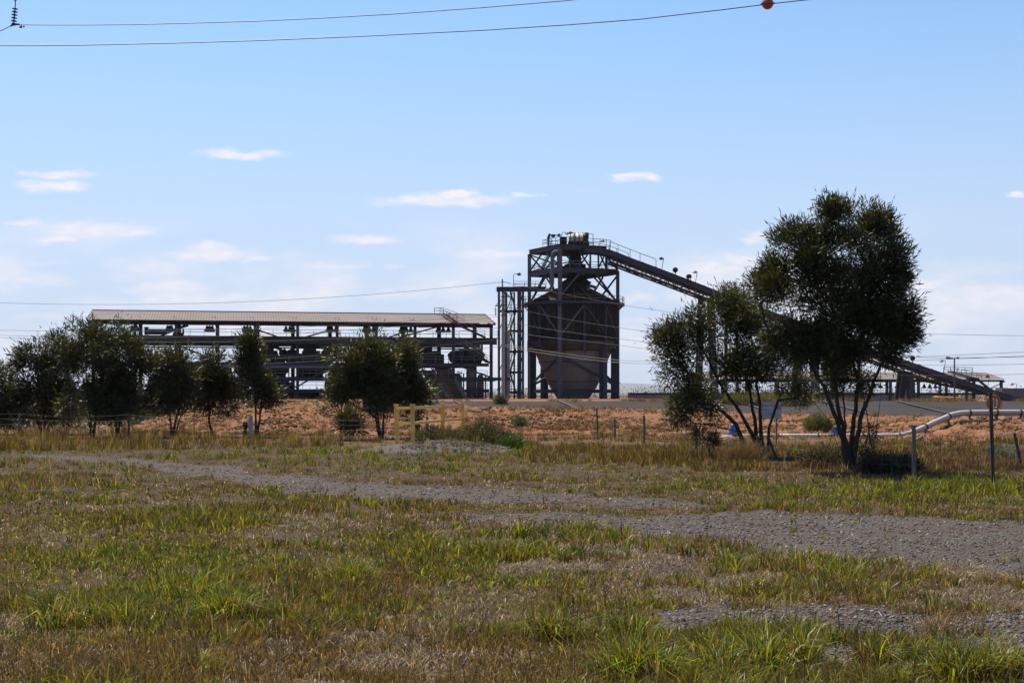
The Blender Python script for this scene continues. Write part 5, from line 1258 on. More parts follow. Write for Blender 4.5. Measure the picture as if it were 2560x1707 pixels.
# ------------------------------------------------------------------ wire fence, loose posts, yellow guard frame
fx = [(-420, 62, 1.15, 0), (48, 57, .95, 0), (322, 51, 1.05, 0), (628, 50, .85, 0), (1068, 51, .9, 0), (1495, 57, 1.15, -.05), (1537, 55, .75, 0), (1610, 48.5, .98, 0), (1740, 43, .8, 0), (1946, 37.5, .60, -.28), (2284, 28.3, 1.08, 0), (2556, 31.8, .84, -.18), (3000, 35, 1.1, 0)]
FENCE = []
fence = thing('wire_fence', 'sagging five-strand wire fence on mixed old posts along the embankment foot', 'fence', (P(1610, HY, 48.5).x, 48.5, 0))
for i, (px, d, h, lean) in enumerate(fx):
    b_ = P(px, HY, d); b_.z = -.1; tp_ = Vector((b_.x + lean, d, h)); FENCE.append((b_, tp_, h))
    mb = MB()
    if px in (628,): mb.beam(b_ + Vector((.0, 0, 0)), tp_ + Vector((0, 0, .1)), .10, .10); mb.build('post', M['concrete'], fence)
    elif px in (322, 1495, 1946, 2556):
        mb.beam(b_, tp_, .055, .05); mb.beam(b_ + Vector((0, .03, 0)), tp_ + Vector((0, .03, -.02)), .02, .06); mb.build('post', M['dark_post'], fence)
    else: mb.tube([b_, b_ + (tp_ - b_) * .5 + Vector((.01, 0, 0)), tp_], [.05, .045, .042], 8); mb.build('post', M['timber'], fence)
for hgt in (.28, .50, .72, .92):
    mb = MB(); pts = []
    for (b0, t0, h0), (b1, t1, h1) in zip(FENCE[:-1], FENCE[1:]):
        f0, f1 = min(hgt / .95 * min(h0, 1.0), h0), min(hgt / .95 * min(h1, 1.0), h1)
        p = b0 + (t0 - b0) * ((f0 + .1) / (h0 + .1)); q = b1 + (t1 - b1) * ((f1 + .1) / (h1 + .1))
        pts += bez(p + Vector((0, -.05, 0)), q + Vector((0, -.05, 0)), .05 + .05 * random.random(), 10)[:-1]
    mb.tube(pts, .0030, 4); mb.build('strand', M['wire_bright'], fence)
mb = MB(); q = P(2483, HY, 26.0); mb.beam((q.x, 26, -.15), (q.x - .05, 26, 1.70), .06, .05); mb.beam((q.x, 25.965, -.1), (q.x - .05, 25.965, 1.66), .02, .07); mb.box((q.x - .05, 26, 1.71), (.075, .075, .03))
tag(mb.build('steel_post', M['dark_post']), 'tall rust-black steel post standing alone in the grass in line with the lifebuoy', 'post')
mb = MB(); q = P(1495, HY, 63); 
t = thing('marker_peg', 'stubby pale peg with a dark box beside the slim tree stem', 'peg', (P(622, HY, 56).x, 56, 0))
mb = MB(); q = P(612, HY, 56); mb.beam((q.x, 56, 0), (q.x + .05, 56, .55), .12, .1); mb.ball((q.x + .02, 56, .5), .12, 8); mb.build('box', M['black'], t)
mb = MB(); q = P(626, HY, 56); mb.beam((q.x, 55.9, 0), (q.x, 55.9, .8), .09, .09); mb.build('peg', M['concrete'], t)
mb = MB(); q = P(1196, 1047, 58); q.z = float(bund_z(1196, 59)) + .02; mb.ball(q, .09, 8, (1.2, 1, .8)); tag(mb.build('stone', M['concrete']), 'single pale stone on the orange slope beyond the yellow frame', 'stone')

yf = thing('guard_frame', 'faded yellow four-post guard frame behind the gravel heap', 'guard rail', (P(1060, HY, 47).x, 47, 0))
YP = [(990, 1017, 44.0), (1031, 1017, 42.5), (1106, 1014, 47.5), (1156, 1011.5, 49)]
tops = []
for i, (px, py, d) in enumerate(YP):
    tp_ = P(px, py, d); tops.append(tp_)
    mb = MB(); w = .12 if i < 2 else .125; lean = (.06, .02, .02, .07)[i]
    mb.beam((tp_.x + lean, d, -.2), tp_ + Vector((0, 0, .05)), w, w, (0, 1, 0)); mb.box(tp_ + Vector((0, 0, .06)), (w * 1.25, w * 1.25, .05)); mb.build('post', M['yellow'], yf)
for a, b_, nm in ((0, 1, 'end'), (1, 2, 'side'), (2, 3, 'side')):
    for dz in (-.03, -.49):
        mb = MB(); p, q = tops[a] + Vector((0, 0, dz)), tops[b_] + Vector((0, 0, dz)); mb.beam(p, q, .06, .085); mb.build('rail', M['yellow'], yf)

# the gravel heap before the frame
hxc, hyc = G(1075, 1128).x, 42.6
uu_ = np.linspace(-1, 1, 90); vv_ = np.linspace(-1, 1, 50); U, V_ = np.meshgrid(uu_, vv_)
hh = np.clip(1 - U ** 2 * (1 - .15 * U) - V_ ** 2, 0, 1)
Xh = hxc + U * 2.55; Yh = hyc + V_ * 1.9
Zh = -.04 + .30 * hh ** .6 * (.75 + .25 * np.sin(U * 3 + 1)) + (fbm(Xh * 2.5, Yh * 2.5, 71) - .5) * .22 * np.clip(hh * 3, 0, 1) + (fbm(Xh * 11, Yh * 11, 73, 2) - .5) * .10 * np.clip(hh * 3, 0, 1)
idx = np.arange(U.size).reshape(U.shape); quads = np.stack([idx[:-1, :-1], idx[:-1, 1:], idx[1:, 1:], idx[1:, :-1]], -1).reshape(-1, 4)
M['heap'] = pmat('grey_gravel_heap', (.075, .060, .05), .95, 0, .45, 9, alt=(.04, .032, .028), altamt=.7, altscale=4, bump=.9, bscale=18)
o = raw_mesh('gravel_heap', M['heap'], np.stack([Xh, Yh, Zh], -1).reshape(-1, 3), quads, np.full(len(quads), 4), None, None, (hxc, hyc, 0), True)
tag(o, 'low heap of grey gravel and dirt in front of the yellow guard frame', 'gravel heap')
def heap_z(x, y):
    u, v = (x - hxc) / 2.55, (y - hyc) / 1.9; h = np.clip(1 - u * u * (1 - .15 * u) - v * v, 0, 1)
    return np.where(h > 0, .30 * h ** .6 * (.75 + .25 * np.sin(u * 3 + 1)) - .02, 0)
# ------------------------------------------------------------------ trees
DG = np.array([(.022, .028, .006), (.033, .040, .008), (.048, .052, .010), (.015, .019, .006), (.058, .050, .013), (.04, .046, .009)])
tree('wattle_tree', 'tallest dark feathery tree, many-stemmed, in front of the conveyor', 'tree', (2128, 1175), 31.5,
     [[(2128, 1175, 0), (2116, 1110, 0), (2095, 1020, 0), (2085, 930, .1), (2075, 820, .1), (2050, 690, 0)],
      [(2120, 1176, .05), (2110, 1100, 0), (2068, 985, -.2), (2020, 900, -.5), (1960, 780, -.6)],
      [(2130, 1172, .1), (2130, 1090, .1), (2140, 1000, .2), (2150, 890, .3), (2170, 760, .4), (2180, 640, .3)],
      [(2126, 1140, .1), (2150, 1050, .3), (2185, 950, .4), (2230, 850, .6), (2255, 760, .7)],
      [(2112, 1110, 0), (2080, 1060, -.3), (2030, 1000, -.6), (1985, 940, -.9), (1940, 880, -1)],
      [(2120, 1120, 0), (2108, 1000, .5), (2112, 850, .8), (2110, 700, .6), (2095, 560, .2)]],
     [(2090, 560, 70, 62, 1.2), (2008, 568, 55, 58), (2180, 572, 75, 60, 1.1), (1990, 640, 85, 75), (2080, 650, 100, 80), (2195, 650, 75, 85), (1960, 735, 85, 75), (2060, 760, 110, 85), (2165, 770, 95, 85),
      (2215, 780, 75, 80), (2235, 850, 50, 55, .8), (2130, 860, 105, 70), (2030, 850, 90, 65), (1930, 700, 40, 40, .7), (2240, 690, 45, 70), (2100, 930, 80, 45, .55), (2210, 900, 55, 45, .5), (1960, 830, 60, 60, .7), (2270, 880, 30, 20, .4), (2070, 520, 30, 24, .6), (2110, 512, 26, 22, .7), (1935, 770, 50, 50, .6), (2280, 790, 16, 26, .5), (2100, 640, 65, 60, .9), (2060, 960, 70, 50, .35), (2150, 985, 60, 45, .28), (2190, 960, 40, 40, .3), (2000, 920, 50, 50, .35), (2090, 735, 80, 60, .7), (2040, 690, 60, 50, .5)],
     2700, 30, .150, .023, .105, 3, 'trees along the fence', sig=.12, up=.25, palette=DG, squash=.75, thin=.395)
tree('wattle_tree', 'spreading lower tree left of the tallest one, with a forked three-stem trunk', 'tree', (1905, 1138), 38.5,
     [[(1908, 1138, 0), (1880, 1085, 0), (1850, 1030, 0), (1815, 980, -.2), (1780, 920, -.3), (1745, 850, -.4)],
      [(1912, 1138, .05), (1902, 1080, .05), (1900, 1010, .1), (1890, 930, .1), (1880, 830, .2)],
      [(1918, 1138, .1), (1922, 1070, .2), (1945, 1000, .3), (1980, 940, .4), (1990, 870, .5)],
      [(1880, 1085, 0), (1840, 1060, -.3), (1790, 1010, -.6), (1735, 975, -.8), (1690, 950, -1)],
      [(1900, 1060, 0), (1875, 980, -.2), (1850, 900, -.4), (1830, 800, -.5)]],
     [(1870, 760, 85, 45, 1.3), (1830, 800, 75, 55, 1.6), (1905, 800, 85, 65, 1.2), (1760, 830, 70, 50), (1690, 830, 60, 35, .85), (1650, 840, 32, 28, .7), (1720, 900, 60, 60, .8), (1800, 890, 80, 65, 1.4), (1890, 890, 75, 70, 1.3), (1690, 960, 50, 65, .85), (1740, 990, 55, 60, .8), (1660, 900, 30, 40, .5), (1960, 880, 60, 70), (1700, 1030, 40, 40, .3), (1760, 1040, 40, 30, .2), (1990, 960, 40, 50, .55), (1930, 730, 45, 30, .7), (1810, 735, 35, 22, .8), (1830, 960, 40, 40, .35), (1960, 1020, 35, 28, .35)],
     1200, 28, .155, .025, .11, 5, 'trees along the fence', sig=.15, up=.1, palette=DG, squash=.75, thin=.39)
tree('sapling', 'small twin-stemmed sapling close beside the thick dark trunk', 'sapling', (2182, 1185), 31.0,
     [[(2183, 1185, 0), (2180, 1120, 0), (2170, 1060, 0), (2160, 1000, .1), (2150, 920, .2)], [(2184, 1185, .05), (2186, 1110, .1), (2195, 1040, .2), (2202, 960, .2), (2205, 880, .3)]],
     [(2165, 1120, 18, 20), (2195, 1150, 12, 28), (2170, 1080, 16, 16), (2150, 880, 40, 30), (2210, 880, 40, 25)], 60, 18, .14, .022, .04, 8, 'trees along the fence', sig=.08, droop=.4, palette=DG)
tree('sapling', 'leafy low sapling beside the blue valve', 'sapling', (1775, 1135), 38.5,
     [[(1782, 1135, 0), (1772, 1112, 0), (1760, 1090, 0)], [(1776, 1135, 0), (1768, 1110, 0), (1748, 1080, 0)]],
     [(1755, 1075, 38, 22), (1730, 1060, 28, 20), (1770, 1100, 20, 14), (1720, 1095, 14, 10)], 60, 14, .12, .022, .03, 9, None, sig=.08, droop=.2, palette=DG)
LT = [('wattle_tree', 'broad dark tree covering the near end of the long shed', (352, 1082), 56,
       [[(230, 1078, 0), (222, 1010, 0), (215, 930, 0), (220, 850, 0)], [(232, 1078, .1), (250, 980, .2), (270, 880, .3)], [(236, 1078, 0), (200, 970, -.2), (170, 890, -.4)]],
       [(265, 815, 70, 45), (230, 850, 80, 55), (310, 860, 55, 55), (210, 920, 75, 55), (285, 930, 65, 60), (190, 850, 40, 45, .7), (340, 905, 40, 30, .5), (230, 985, 60, 45, .9), (180, 1010, 45, 35, .7), (280, 1010, 45, 30, .7), (330, 830, 25, 30, .7), (215, 800, 40, 30, .6)], 620, 9),
      ('wattle_tree', 'dark tree with a slanting trunk between the broad tree and the round bushy one', (290, 1080), 57,
       [[(292, 1080, 0), (288, 1020, 0), (300, 940, 0)], [(290, 1080, 0), (310, 1000, .3), (330, 920, .4), (370, 880, .5)]],
       [(300, 960, 50, 55), (330, 1000, 30, 30, .5), (355, 875, 38, 30, .35), (265, 1010, 35, 35), (400, 860, 30, 20, .22), (385, 895, 26, 26, .25)], 190, 11),
      ('wattle_tree', 'dark tree with an open crown by the picture edge, near the wire fence', (60, 1078), 60,
       [[(112, 1080, 0), (105, 1000, 0), (100, 920, 0), (120, 850, 0)], [(108, 1080, 0), (70, 980, .1), (50, 900, .2)]],
       [(150, 830, 45, 40), (110, 880, 65, 45), (50, 900, 50, 45), (100, 950, 75, 55), (40, 980, 50, 60), (150, 930, 50, 60), (120, 1010, 60, 45), (60, 1020, 55, 40), (160, 985, 40, 50), (160, 795, 25, 14, .5), (60, 855, 35, 22, .7)], 600, 13),
      ('wattle_tree', 'dark tree cut by the picture edge beyond the wire fence', (-60, 1080), 60,
       [[(-40, 1080, 0), (-30, 1000, 0), (-20, 920, 0)]], [(-10, 930, 45, 45), (-50, 900, 50, 60), (-20, 1000, 50, 60), (-90, 950, 50, 60), (20, 1030, 40, 35)], 220, 17),
      ('wattle_tree', 'low bushy tree with an open vase of bare stems on the mound end', (432, 1075), 56,
       [[(431, 1075, 0), (440, 1045, 0), (455, 1010, 0), (470, 960, 0)], [(430, 1075, 0), (425, 1040, -.1), (415, 1000, -.2)], [(434, 1075, 0), (452, 1040, .1), (478, 1005, .2), (500, 965, .2)]],
       [(440, 920, 55, 38), (410, 965, 52, 45), (465, 970, 55, 45), (440, 1005, 40, 22, .6), (380, 1000, 26, 24, .5), (480, 880, 40, 22, .35), (450, 850, 60, 18, .16), (390, 1035, 24, 20, .4)], 330, 19),
      ('wattle_tree', 'thin-stemmed bushy tree between the vase-shaped tree and the slim one', (528, 1075), 57,
       [[(530, 1076, 0), (524, 1030, 0), (518, 980, 0), (520, 920, 0)], [(524, 1076, 0), (512, 1020, .1), (500, 960, .2)], [(486, 1074, .4), (487, 1020, .4), (490, 970, .4)]],
       [(525, 905, 32, 38), (510, 950, 45, 45), (545, 960, 38, 40), (525, 1000, 40, 24, .6), (560, 1000, 22, 26, .4), (540, 885, 24, 22, .6)], 260, 23),
      ('wattle_tree', 'slim upright tree with a pointed top on the orange mound', (640, 1072), 57,
       [[(641, 1072, 0), (639, 1020, 0), (636, 950, 0), (630, 880, 0)], [(640, 1040, 0), (655, 1000, .1), (662, 960, .2)]],
       [(628, 865, 24, 28), (632, 905, 36, 32), (645, 950, 42, 40), (620, 950, 32, 32), (655, 985, 36, 28, .8), (610, 990, 32, 22, .6), (640, 1005, 40, 18, .5), (682, 1000, 14, 20, .3), (618, 850, 14, 12, .5)], 290, 29),
      ('wattle_tree', 'round dense tree just left of the yellow guard frame', (950, 1085), 54,
       [[(953, 1085, 0), (945, 1040, 0), (935, 1000, 0), (925, 930, 0)], [(951, 1085, 0), (940, 1045, -.1), (905, 1010, -.3), (875, 960, -.4)], [(955, 1085, 0), (960, 1035, .2), (965, 980, .3)]],
       [(925, 880, 40, 32), (895, 905, 50, 38), (960, 910, 42, 40), (900, 955, 60, 45), (950, 970, 50, 42), (860, 985, 36, 28, .7), (935, 1010, 45, 22, .6), (980, 870, 22, 18, .45), (870, 1025, 24, 16, .6), (925, 845, 22, 16, .5), (840, 1005, 22, 14, .4), (880, 870, 34, 20, .5)], 560, 31),
      ('wattle_tree', 'dark bushy tree rising behind the yellow guard frame', (1046, 1075), 55,
       [[(1046, 1080, 0), (1046, 1030, 0), (1044, 970, 0), (1042, 920, 0)], [(1046, 1060, 0), (1030, 1000, .1), (1020, 950, .2)]],
       [(1040, 905, 28, 30), (1025, 930, 36, 32), (1050, 950, 34, 36), (1030, 980, 45, 36), (1070, 985, 26, 32, .7), (1000, 990, 30, 36, .7), (1020, 1050, 30, 24, .7), (1060, 1030, 30, 22, .5), (1040, 870, 14, 16, .5)], 360, 37),
      ('sapling', 'small dark sapling on the mound foot beside the round dense tree', (876, 1085), 52,
       [[(876, 1090, 0), (874, 1060, 0), (872, 1030, 0)]], [(874, 1050, 16, 18), (880, 1070, 12, 12)], 36, 41)]
for nm, lab, base, d, stems, lobes, nc, seed in LT:
    base = stems[0][0][:2]
    if base[0] < 360: lobes = [(l[0], l[1] + 22 * (l[1] < 900) + 10, *l[2:]) for l in lobes]
    if base[0] in (1046, 953): lobes = [(l[0] - (24 if base[0] == 1046 else 8), *l[1:]) for l in lobes]
    tree(nm, lab, nm.replace('_', ' ').split(' ')[-1], base, d, stems, lobes, int(nc * 1.7), 20, .22, .040, .09 if nm != 'sapling' else .03, seed, 'trees along the shed side' if nm != 'sapling' else None, sig=.18, up=.15, palette=DG, thin=.395, tone=.75 + .7 * ((seed * 7) % 10) / 10)
def bush(name, label, px, py, d, rx, ry, n, per, ln, wd, seed, palette=DG, z0=0., up=.6, sig=.07):
    """twiggy shrub: short stems from the ground, leaf clusters through a low dome"""
    global rng
    rng = np.random.default_rng(seed); k = d / F
    c = P(px, py, d); root = thing(name, label, 'bush', (c.x, d, z0))
    th = rng.random(n) * 2 * math.pi; rr = np.sqrt(rng.random(n)); hgt = rng.random(n)
    x = c.x + rx * k * rr * np.cos(th); y = d + rx * k * .7 * rr * np.sin(th)
    z = z0 + .05 + ry * k * 2 * (1 - .65 * rr ** 2) * hgt ** .7 * (.6 + .6 * fbm(x * 3, y * 3, seed))
    tips = np.stack([x, y, z], -1)
    V, q, cc = leaf_cloud(tips, per, sig, ln, wd, np.array([c.x, d, z0]), up, 1.0, 0, palette)
    raw_mesh('foliage', M['leaf'], V, q, np.full(len(q), 4), cc, root)
    mb = MB()
    for i in range(0, n, max(1, n // 26)):
        b_ = Vector((c.x + (x[i] - c.x) * .35, d + (y[i] - d) * .35, z0 - .05)); mb.tube([b_, Vector(tips[i])], [.012, .005], 5)
    mb.build('stem', M['bark'], root)
    return root
WD = np.array([(.04, .055, .016), (.06, .065, .02), (.085, .075, .03), (.03, .04, .014), (.10, .075, .04)])
bush('shrub', 'dense dark green shrub growing at the foot of the yellow guard frame', 1095, 1085, 44.5, 75, 26, 420, 14, .10, .022, 51, WD)
bush('shrub', 'second dense shrub, taller and rusty-topped, beside the end of the guard frame', 1210, 1085, 45.0, 75, 34, 480, 14, .10, .020, 53, WD)
bush('shrub', 'bright low green shrub at the end of the gravel heap', 1280, 1118, 43.5, 32, 16, 160, 12, .09, .022, 55, np.array([(.04, .085, .016), (.06, .10, .02)]))
bush('shrub', 'round yellow-green bush on the orange slope behind the pipe', 2046, 1085, 58.5, 34, 22, 320, 14, .10, .02, 57, np.array([(.07, .085, .02), (.09, .09, .025)]), z0=.15)
bush('shrub', 'small green tuft on the orange slope above the sunny grass', 1298, 1050, 62, 18, 9, 70, 12, .10, .03, 59, np.array([(.05, .09, .02), (.08, .1, .03)]), z0=.35)
bush('shrub', 'little dark bush at the foot of the concrete power pole', 1250, 1007, 148.5, 14, 8, 90, 12, .22, .06, 61, WD, z0=.75, sig=.15)
bush('shrub', 'dark brown weed clump around the thick trunk of the tallest tree', 2070, 1150, 32.5, 55, 24, 260, 12, .10, .016, 63, np.array([(.05, .036, .022), (.04, .04, .018), (.07, .05, .03)]))
bush('shrub', 'wide dark brown weed clump behind the grey fence post', 2225, 1165, 30.5, 75, 22, 420, 12, .10, .014, 65, np.array([(.045, .032, .022), (.035, .032, .016), (.06, .045, .03)]))
bush('shrub', 'little leafy weed beside the grey fence post', 2263, 1160, 29.5, 14, 24, 44, 10, .09, .024, 67, DG)
bush('shrub', 'grey-blue saltbush cushion between the steel post and the leaning post', 2500, 1142, 36.5, 40, 12, 160, 10, .07, .02, 69, np.array([(.11, .13, .11), (.08, .10, .08)]))
bush('shrub', 'rounded tan grass bush below the leaning stake', 1858, 1150, 34.5, 48, 20, 300, 12, .22, .006, 71, np.array([(.20, .13, .07), (.15, .095, .05), (.10, .065, .035)]), up=1.2)
for i, (px, w) in enumerate(((1720, 60), (1860, 55), (1960, 70))):
    bush('hedge_clump', ('low yellow-green growth on the pond bank behind the spreading tree', 'yellow-green growth on the pond bank above the raw water notice', 'longest yellow-green growth on the pond bank beside the notice')[i], px, 1000, 148.8, w, 11, 220, 12, .35, .06, 73 + i, np.array([(.13, .13, .025), (.09, .10, .02), (.16, .14, .04)]), z0=.75, sig=.2)
# dark scrub beyond the left end of the embankment and far scrub on the plain, each one mass
rng = np.random.default_rng(99)
n = 900
x = rng.uniform(-42, -16, n); y = rng.uniform(66, 110, n); z = hz(x, y) + rng.random(n) ** 1.3 * 2.0 * fbm(x * .3, y * .3, 4)
V, q, cc = leaf_cloud(np.stack([x, y, z], -1), 24, .30, .30, .09, np.array([-29., 88, -4]), .3, 1.0, 0, DG)
o = raw_mesh('undergrowth', M['leaf'], V, q, np.full(len(q), 4), cc); tag(o, 'dark green undergrowth beyond the fence at the mound end', 'undergrowth', kind='stuff')
n = 2600
y = 420 + 1500 * rng.random(n) ** 1.4; x = rng.uniform(-.45, .55, n) * y; z = hz(x, y) + 1 + rng.random(n) * 4.2 * (.5 + fbm(x * .01, y * .01, 6))
V, q, cc = leaf_cloud(np.stack([x, y, z], -1), 44, 1.3, .55, .42, np.array([0., 800, -200]), .1, 1.0, 0, np.array([(.05, .06, .03), (.07, .075, .04), (.035, .045, .025)]))
o = raw_mesh('distant_treeline', M['leaf'], V, q, np.full(len(q), 4), cc); tag(o, 'hazy grey-green scrub on the plain beneath the hills', 'treeline', kind='stuff')
# ------------------------------------------------------------------ grass, weeds, straw, gravel stones
rng = np.random.default_rng(2024)
def to_px(x, y): return CX + x / y * F, HY + CAMZ / y * F
def blade_mesh(pos, h, w, lean, bend, col, straight=0.55):
    """one blade = a bent strip of one quad and a tip triangle; lean is the 2-D direction in which it leans"""
    n = len(pos); az = rng.random(n) * 2 * math.pi
    side = np.stack([np.cos(az), np.sin(az), 0 * az], -1) * (w * .5)[:, None]
    ld = np.concatenate([lean, np.zeros((n, 1))], 1)
    mid = pos + ld * (h * bend * .35)[:, None] + np.array([0, 0, 1.0]) * (h * straight)[:, None]
    tip = pos + ld * (h * bend)[:, None] + np.array([0, 0, 1.0]) * (h * (1 - .45 * np.clip(bend, 0, 1.6) ** 2 * .8))[:, None]
    V = np.stack([pos - side, pos + side, mid + side * .8, mid - side * .8, tip], 1).reshape(-1, 3)
    b = np.arange(n)[:, None] * 5
    loops = np.concatenate([b + 0, b + 1, b + 2, b + 3, b + 3, b + 2, b + 4], 1)
    return V, loops, np.tile([4, 3], n), np.repeat(col, 5, axis=0)
DRY = np.array([(.22, .138, .064), (.16, .097, .045), (.32, .22, .11), (.095, .060, .031), (.185, .113, .053)])
GRN = np.array([(.155, .19, .010), (.105, .135, .008), (.22, .24, .016), (.25, .215, .022), (.060, .078, .007)])
OLV = np.array([(.20, .140, .022), (.15, .115, .018), (.25, .165, .03), (.10, .08, .015)])
BRN = np.array([(.11, .06, .034), (.07, .044, .027), (.15, .085, .048)])
def green_at(px, py, x, y):
    """how green the grass of that place is, 0..1"""
    g = .17 + .9 * np.clip((fbm(x * .55, y * .55, 201) - .45) * 4, 0, 1) * .38
    def blob(cx_, cy_, rx_, ry_, a): return a * np.exp(-(((px - cx_) / rx_) ** 2 + ((py - cy_) / ry_) ** 2))
    for b in ((250, 1450, 420, 120, .62), (600, 1330, 500, 70, .28), (820, 1132, 260, 14, 1.0), (1100, 1148, 400, 16, .55), (1500, 1160, 500, 18, .5), (1800, 1218, 260, 20, .9), (2250, 1226, 420, 34, 1.0), (2500, 1245, 250, 30, .6), (1250, 1500, 500, 60, .3), (2400, 1690, 250, 40, .4), (1850, 1670, 250, 40, .3), (150, 1250, 300, 40, .35), (1500, 1300, 200, 40, .2), (700, 1430, 250, 60, .35)):
        g = np.maximum(g, blob(*b))
    for b in ((1000, 1205, 700, 14, .6), (2150, 1165, 420, 30, .5), (1850, 1150, 80, 22, .7), (900, 1440, 200, 40, .3), (300, 1680, 500, 50, .35), (1050, 1670, 350, 60, .45)):
        g = g - blob(*b)
    return np.clip(g, 0, 1)
def sample(n, d0, d1, tan=.46):
    """tuft places, about even over the picture rather than over the ground"""
    u = rng.random(n); s = 1 / d0 + (1 / d1 - 1 / d0) * u; d = 1 / s
    return rng.uniform(-1, 1, n) * (tan * d + 2.0), d
def grow(x, y, per, hgt, wid, pal, spread, zf=None, bend=(.2, .9), name='grass', seed=0, hv=.45):
    n = len(x); k = per
    X = np.repeat(x, k); Y = np.repeat(y, k); N = n * k
    a = rng.random(N) * 2 * math.pi; r = np.abs(rng.normal(size=N)) * np.repeat(spread, k)
    bx, by = X + r * np.cos(a) * .5, Y + r * np.sin(a) * .5
    z = (hz(bx, by) + heap_z(bx, by)) if zf is None else zf(bx, by)
    lean = np.stack([np.cos(a), np.sin(a)], -1)
    H = np.repeat(hgt, k) * (1 - hv + 2 * hv * rng.random(N))
    ci = rng.integers(0, 100, n); cc = np.repeat(pal, k, axis=0) if pal.shape[0] == n else pal[rng.integers(0, len(pal), N)]
    cc = cc * (.30 + 1.35 * rng.random((N, 1)) ** 1.6)
    B = rng.uniform(bend[0], bend[1], N)
    return blade_mesh(np.stack([bx, by, z - .01], -1), H, np.repeat(wid, k) * (.6 + .8 * rng.random(N)), lean, B, cc)
def emit(name, label, parts, cat):
    V = np.concatenate([p[0] for p in parts]); off = np.cumsum([0] + [len(p[0]) for p in parts[:-1]])
    loops = np.concatenate([p[1].ravel() + o for p, o in zip(parts, off)]); sizes = np.concatenate([p[2] for p in parts]); cols = np.concatenate([p[3] for p in parts])
    o = raw_mesh(name, M['grass'], V, loops, sizes, cols); tag(o, label, cat, kind='stuff'); return o
def pick(pal, n): return pal[rng.integers(0, len(pal), n)]
# 1. the paddock: tufts thin out on gravel; dry, olive and green mixed by place
x, y = sample(128000, 7.0, 46)
px, py = to_px(x, y)
gr = gravel_at(x, y); cl = fbm(x * 1.3, y * 1.3, 301); cl2 = fbm(x * .45, y * .45, 305)
keep = rng.random(len(x)) < np.clip((1.15 - 1.12 * gr) * np.clip(.25 + (cl - .38) * 3.4, .07, 1) * np.where(gr > .9, np.clip((cl - .54) * 4, 0, .5), 1), 0, 1)
keep &= ~((gr > .4) & (gr < .8) & (cl < .50))
x, y, px, py, gr, cl2 = (q[keep] for q in (x, y, px, py, gr, cl2))
g = green_at(px, py, x, y); isg = rng.random(len(x)) < g
tall = np.clip(.4 + (cl2 - .35) * 2.2, .35, 1.25)
hd = np.where(isg, .135, .10) * tall * (.45 + .9 * fbm(x * 2.6, y * 2.6, 311)) * (.7 + .75 * rng.random(len(x)) ** 2) * np.where(y > 24, 1.15, 1) * np.where(gr > .4, .95, 1)
wd = np.where(isg, .0095, .0060) * np.clip(y / 11, 1, 1.7)
pal = np.where(isg[:, None], pick(GRN, len(x)), np.where((rng.random(len(x)) < .34)[:, None], pick(OLV, len(x)), np.where((rng.random(len(x)) < .2)[:, None], pick(BRN, len(x)), pick(DRY, len(x)))))
near = y < 17
ts_ = rng.random(len(x)) < .045
ds = emit('dry_grass', 'tussocky dry grass of the paddock with green and brown patches', [grow(x[near], y[near], 12, hd[near], wd[near], pal[near], .05 + .05 * rng.random(near.sum()), bend=(.15, 1.0)),
     grow(x[~near], y[~near], 9, hd[~near], wd[~near], pal[~near], .07 + .08 * rng.random((~near).sum()), bend=(.1, .8)),
     grow(x[ts_], y[ts_], 3, .16 + .16 * rng.random(ts_.sum()), np.full(ts_.sum(), .0045) * np.clip(y[ts_] / 12, 1, 1.8), pick(np.concatenate([DRY, BRN, OLV]), ts_.sum()), np.full(ts_.sum(), .08), bend=(.05, .7))], 'grass')
# 2. low thatch: short flattened straw everywhere except on the clean gravel
x, y = sample(76000, 7.0, 34); gr = gravel_at(x, y)
k = rng.random(len(x)) < np.where(gr > .9, .03, np.where(gr > .3, .75, .28)); x, y = x[k], y[k]
pal = pick(np.array([(.20, .14, .074), (.15, .10, .052), (.09, .058, .03), (.30, .22, .125)]), len(x))
emit('straw_litter', 'flattened pale straw littering the bare ground between tufts', [grow(x, y, 6, np.full(len(x), .07), .0042 * np.clip(y / 11, 1, 2.4), pal, np.full(len(x), .12), bend=(1.0, 1.9))], 'straw')
# 3. the belt of tall weeds before the embankment, and the brown grass around the trees
x, y = sample(30000, 31, 64, .48); px, py = to_px(x, y)
top = np.interp(px, [-400, 300, 800, 880, 1290, 1300, 1500, 1660, 1800, 2100, 2280, 2560, 3000], [1072, 1078, 1086, 1096, 1100, 1076, 1080, 1092, 1104, 1106, 1108, 1108, 1108])
bot = np.interp(px, [-400, 0, 600, 850, 900, 1280, 1320, 1700, 1800, 2100, 2300, 2560, 3000], [1122, 1122, 1118, 1112, 1100, 1104, 1150, 1160, 1180, 1196, 1200, 1205, 1205])
w = .45 * fbm(x * .5, y * .5, 401) + .55 * fbm(x * 1.7, y * 1.2, 403)
k = (py > top - 2) & (py < bot + 6) & (rng.random(len(x)) < np.clip((w - .40) * 4.5, .05, .95)); x, y, px, py, w = x[k], y[k], px[k], py[k], w[k]
brown = np.clip((px - 1750) / 200, 0, 1) * np.clip((py - 1118) / 20, 0, 1); isb = rng.random(len(x)) < np.maximum(brown, .18)
h = np.where(isb, .22, .27) * (.25 + 3.2 * np.clip(w - .36, 0, .4)) * (.7 + .7 * rng.random(len(x)) ** 2) * np.where(px < 900, 1.2, np.where(px > 2150, .75, .72))
pal = np.where(isb[:, None], pick(np.concatenate([DRY, BRN]), len(x)), np.where((rng.random(len(x)) < .35 + .3 * (w > .55))[:, None], pick(OLV, len(x)), np.where((rng.random(len(x)) < .35)[:, None], pick(GRN * .8, len(x)), pick(np.concatenate([DRY, BRN]), len(x)))))
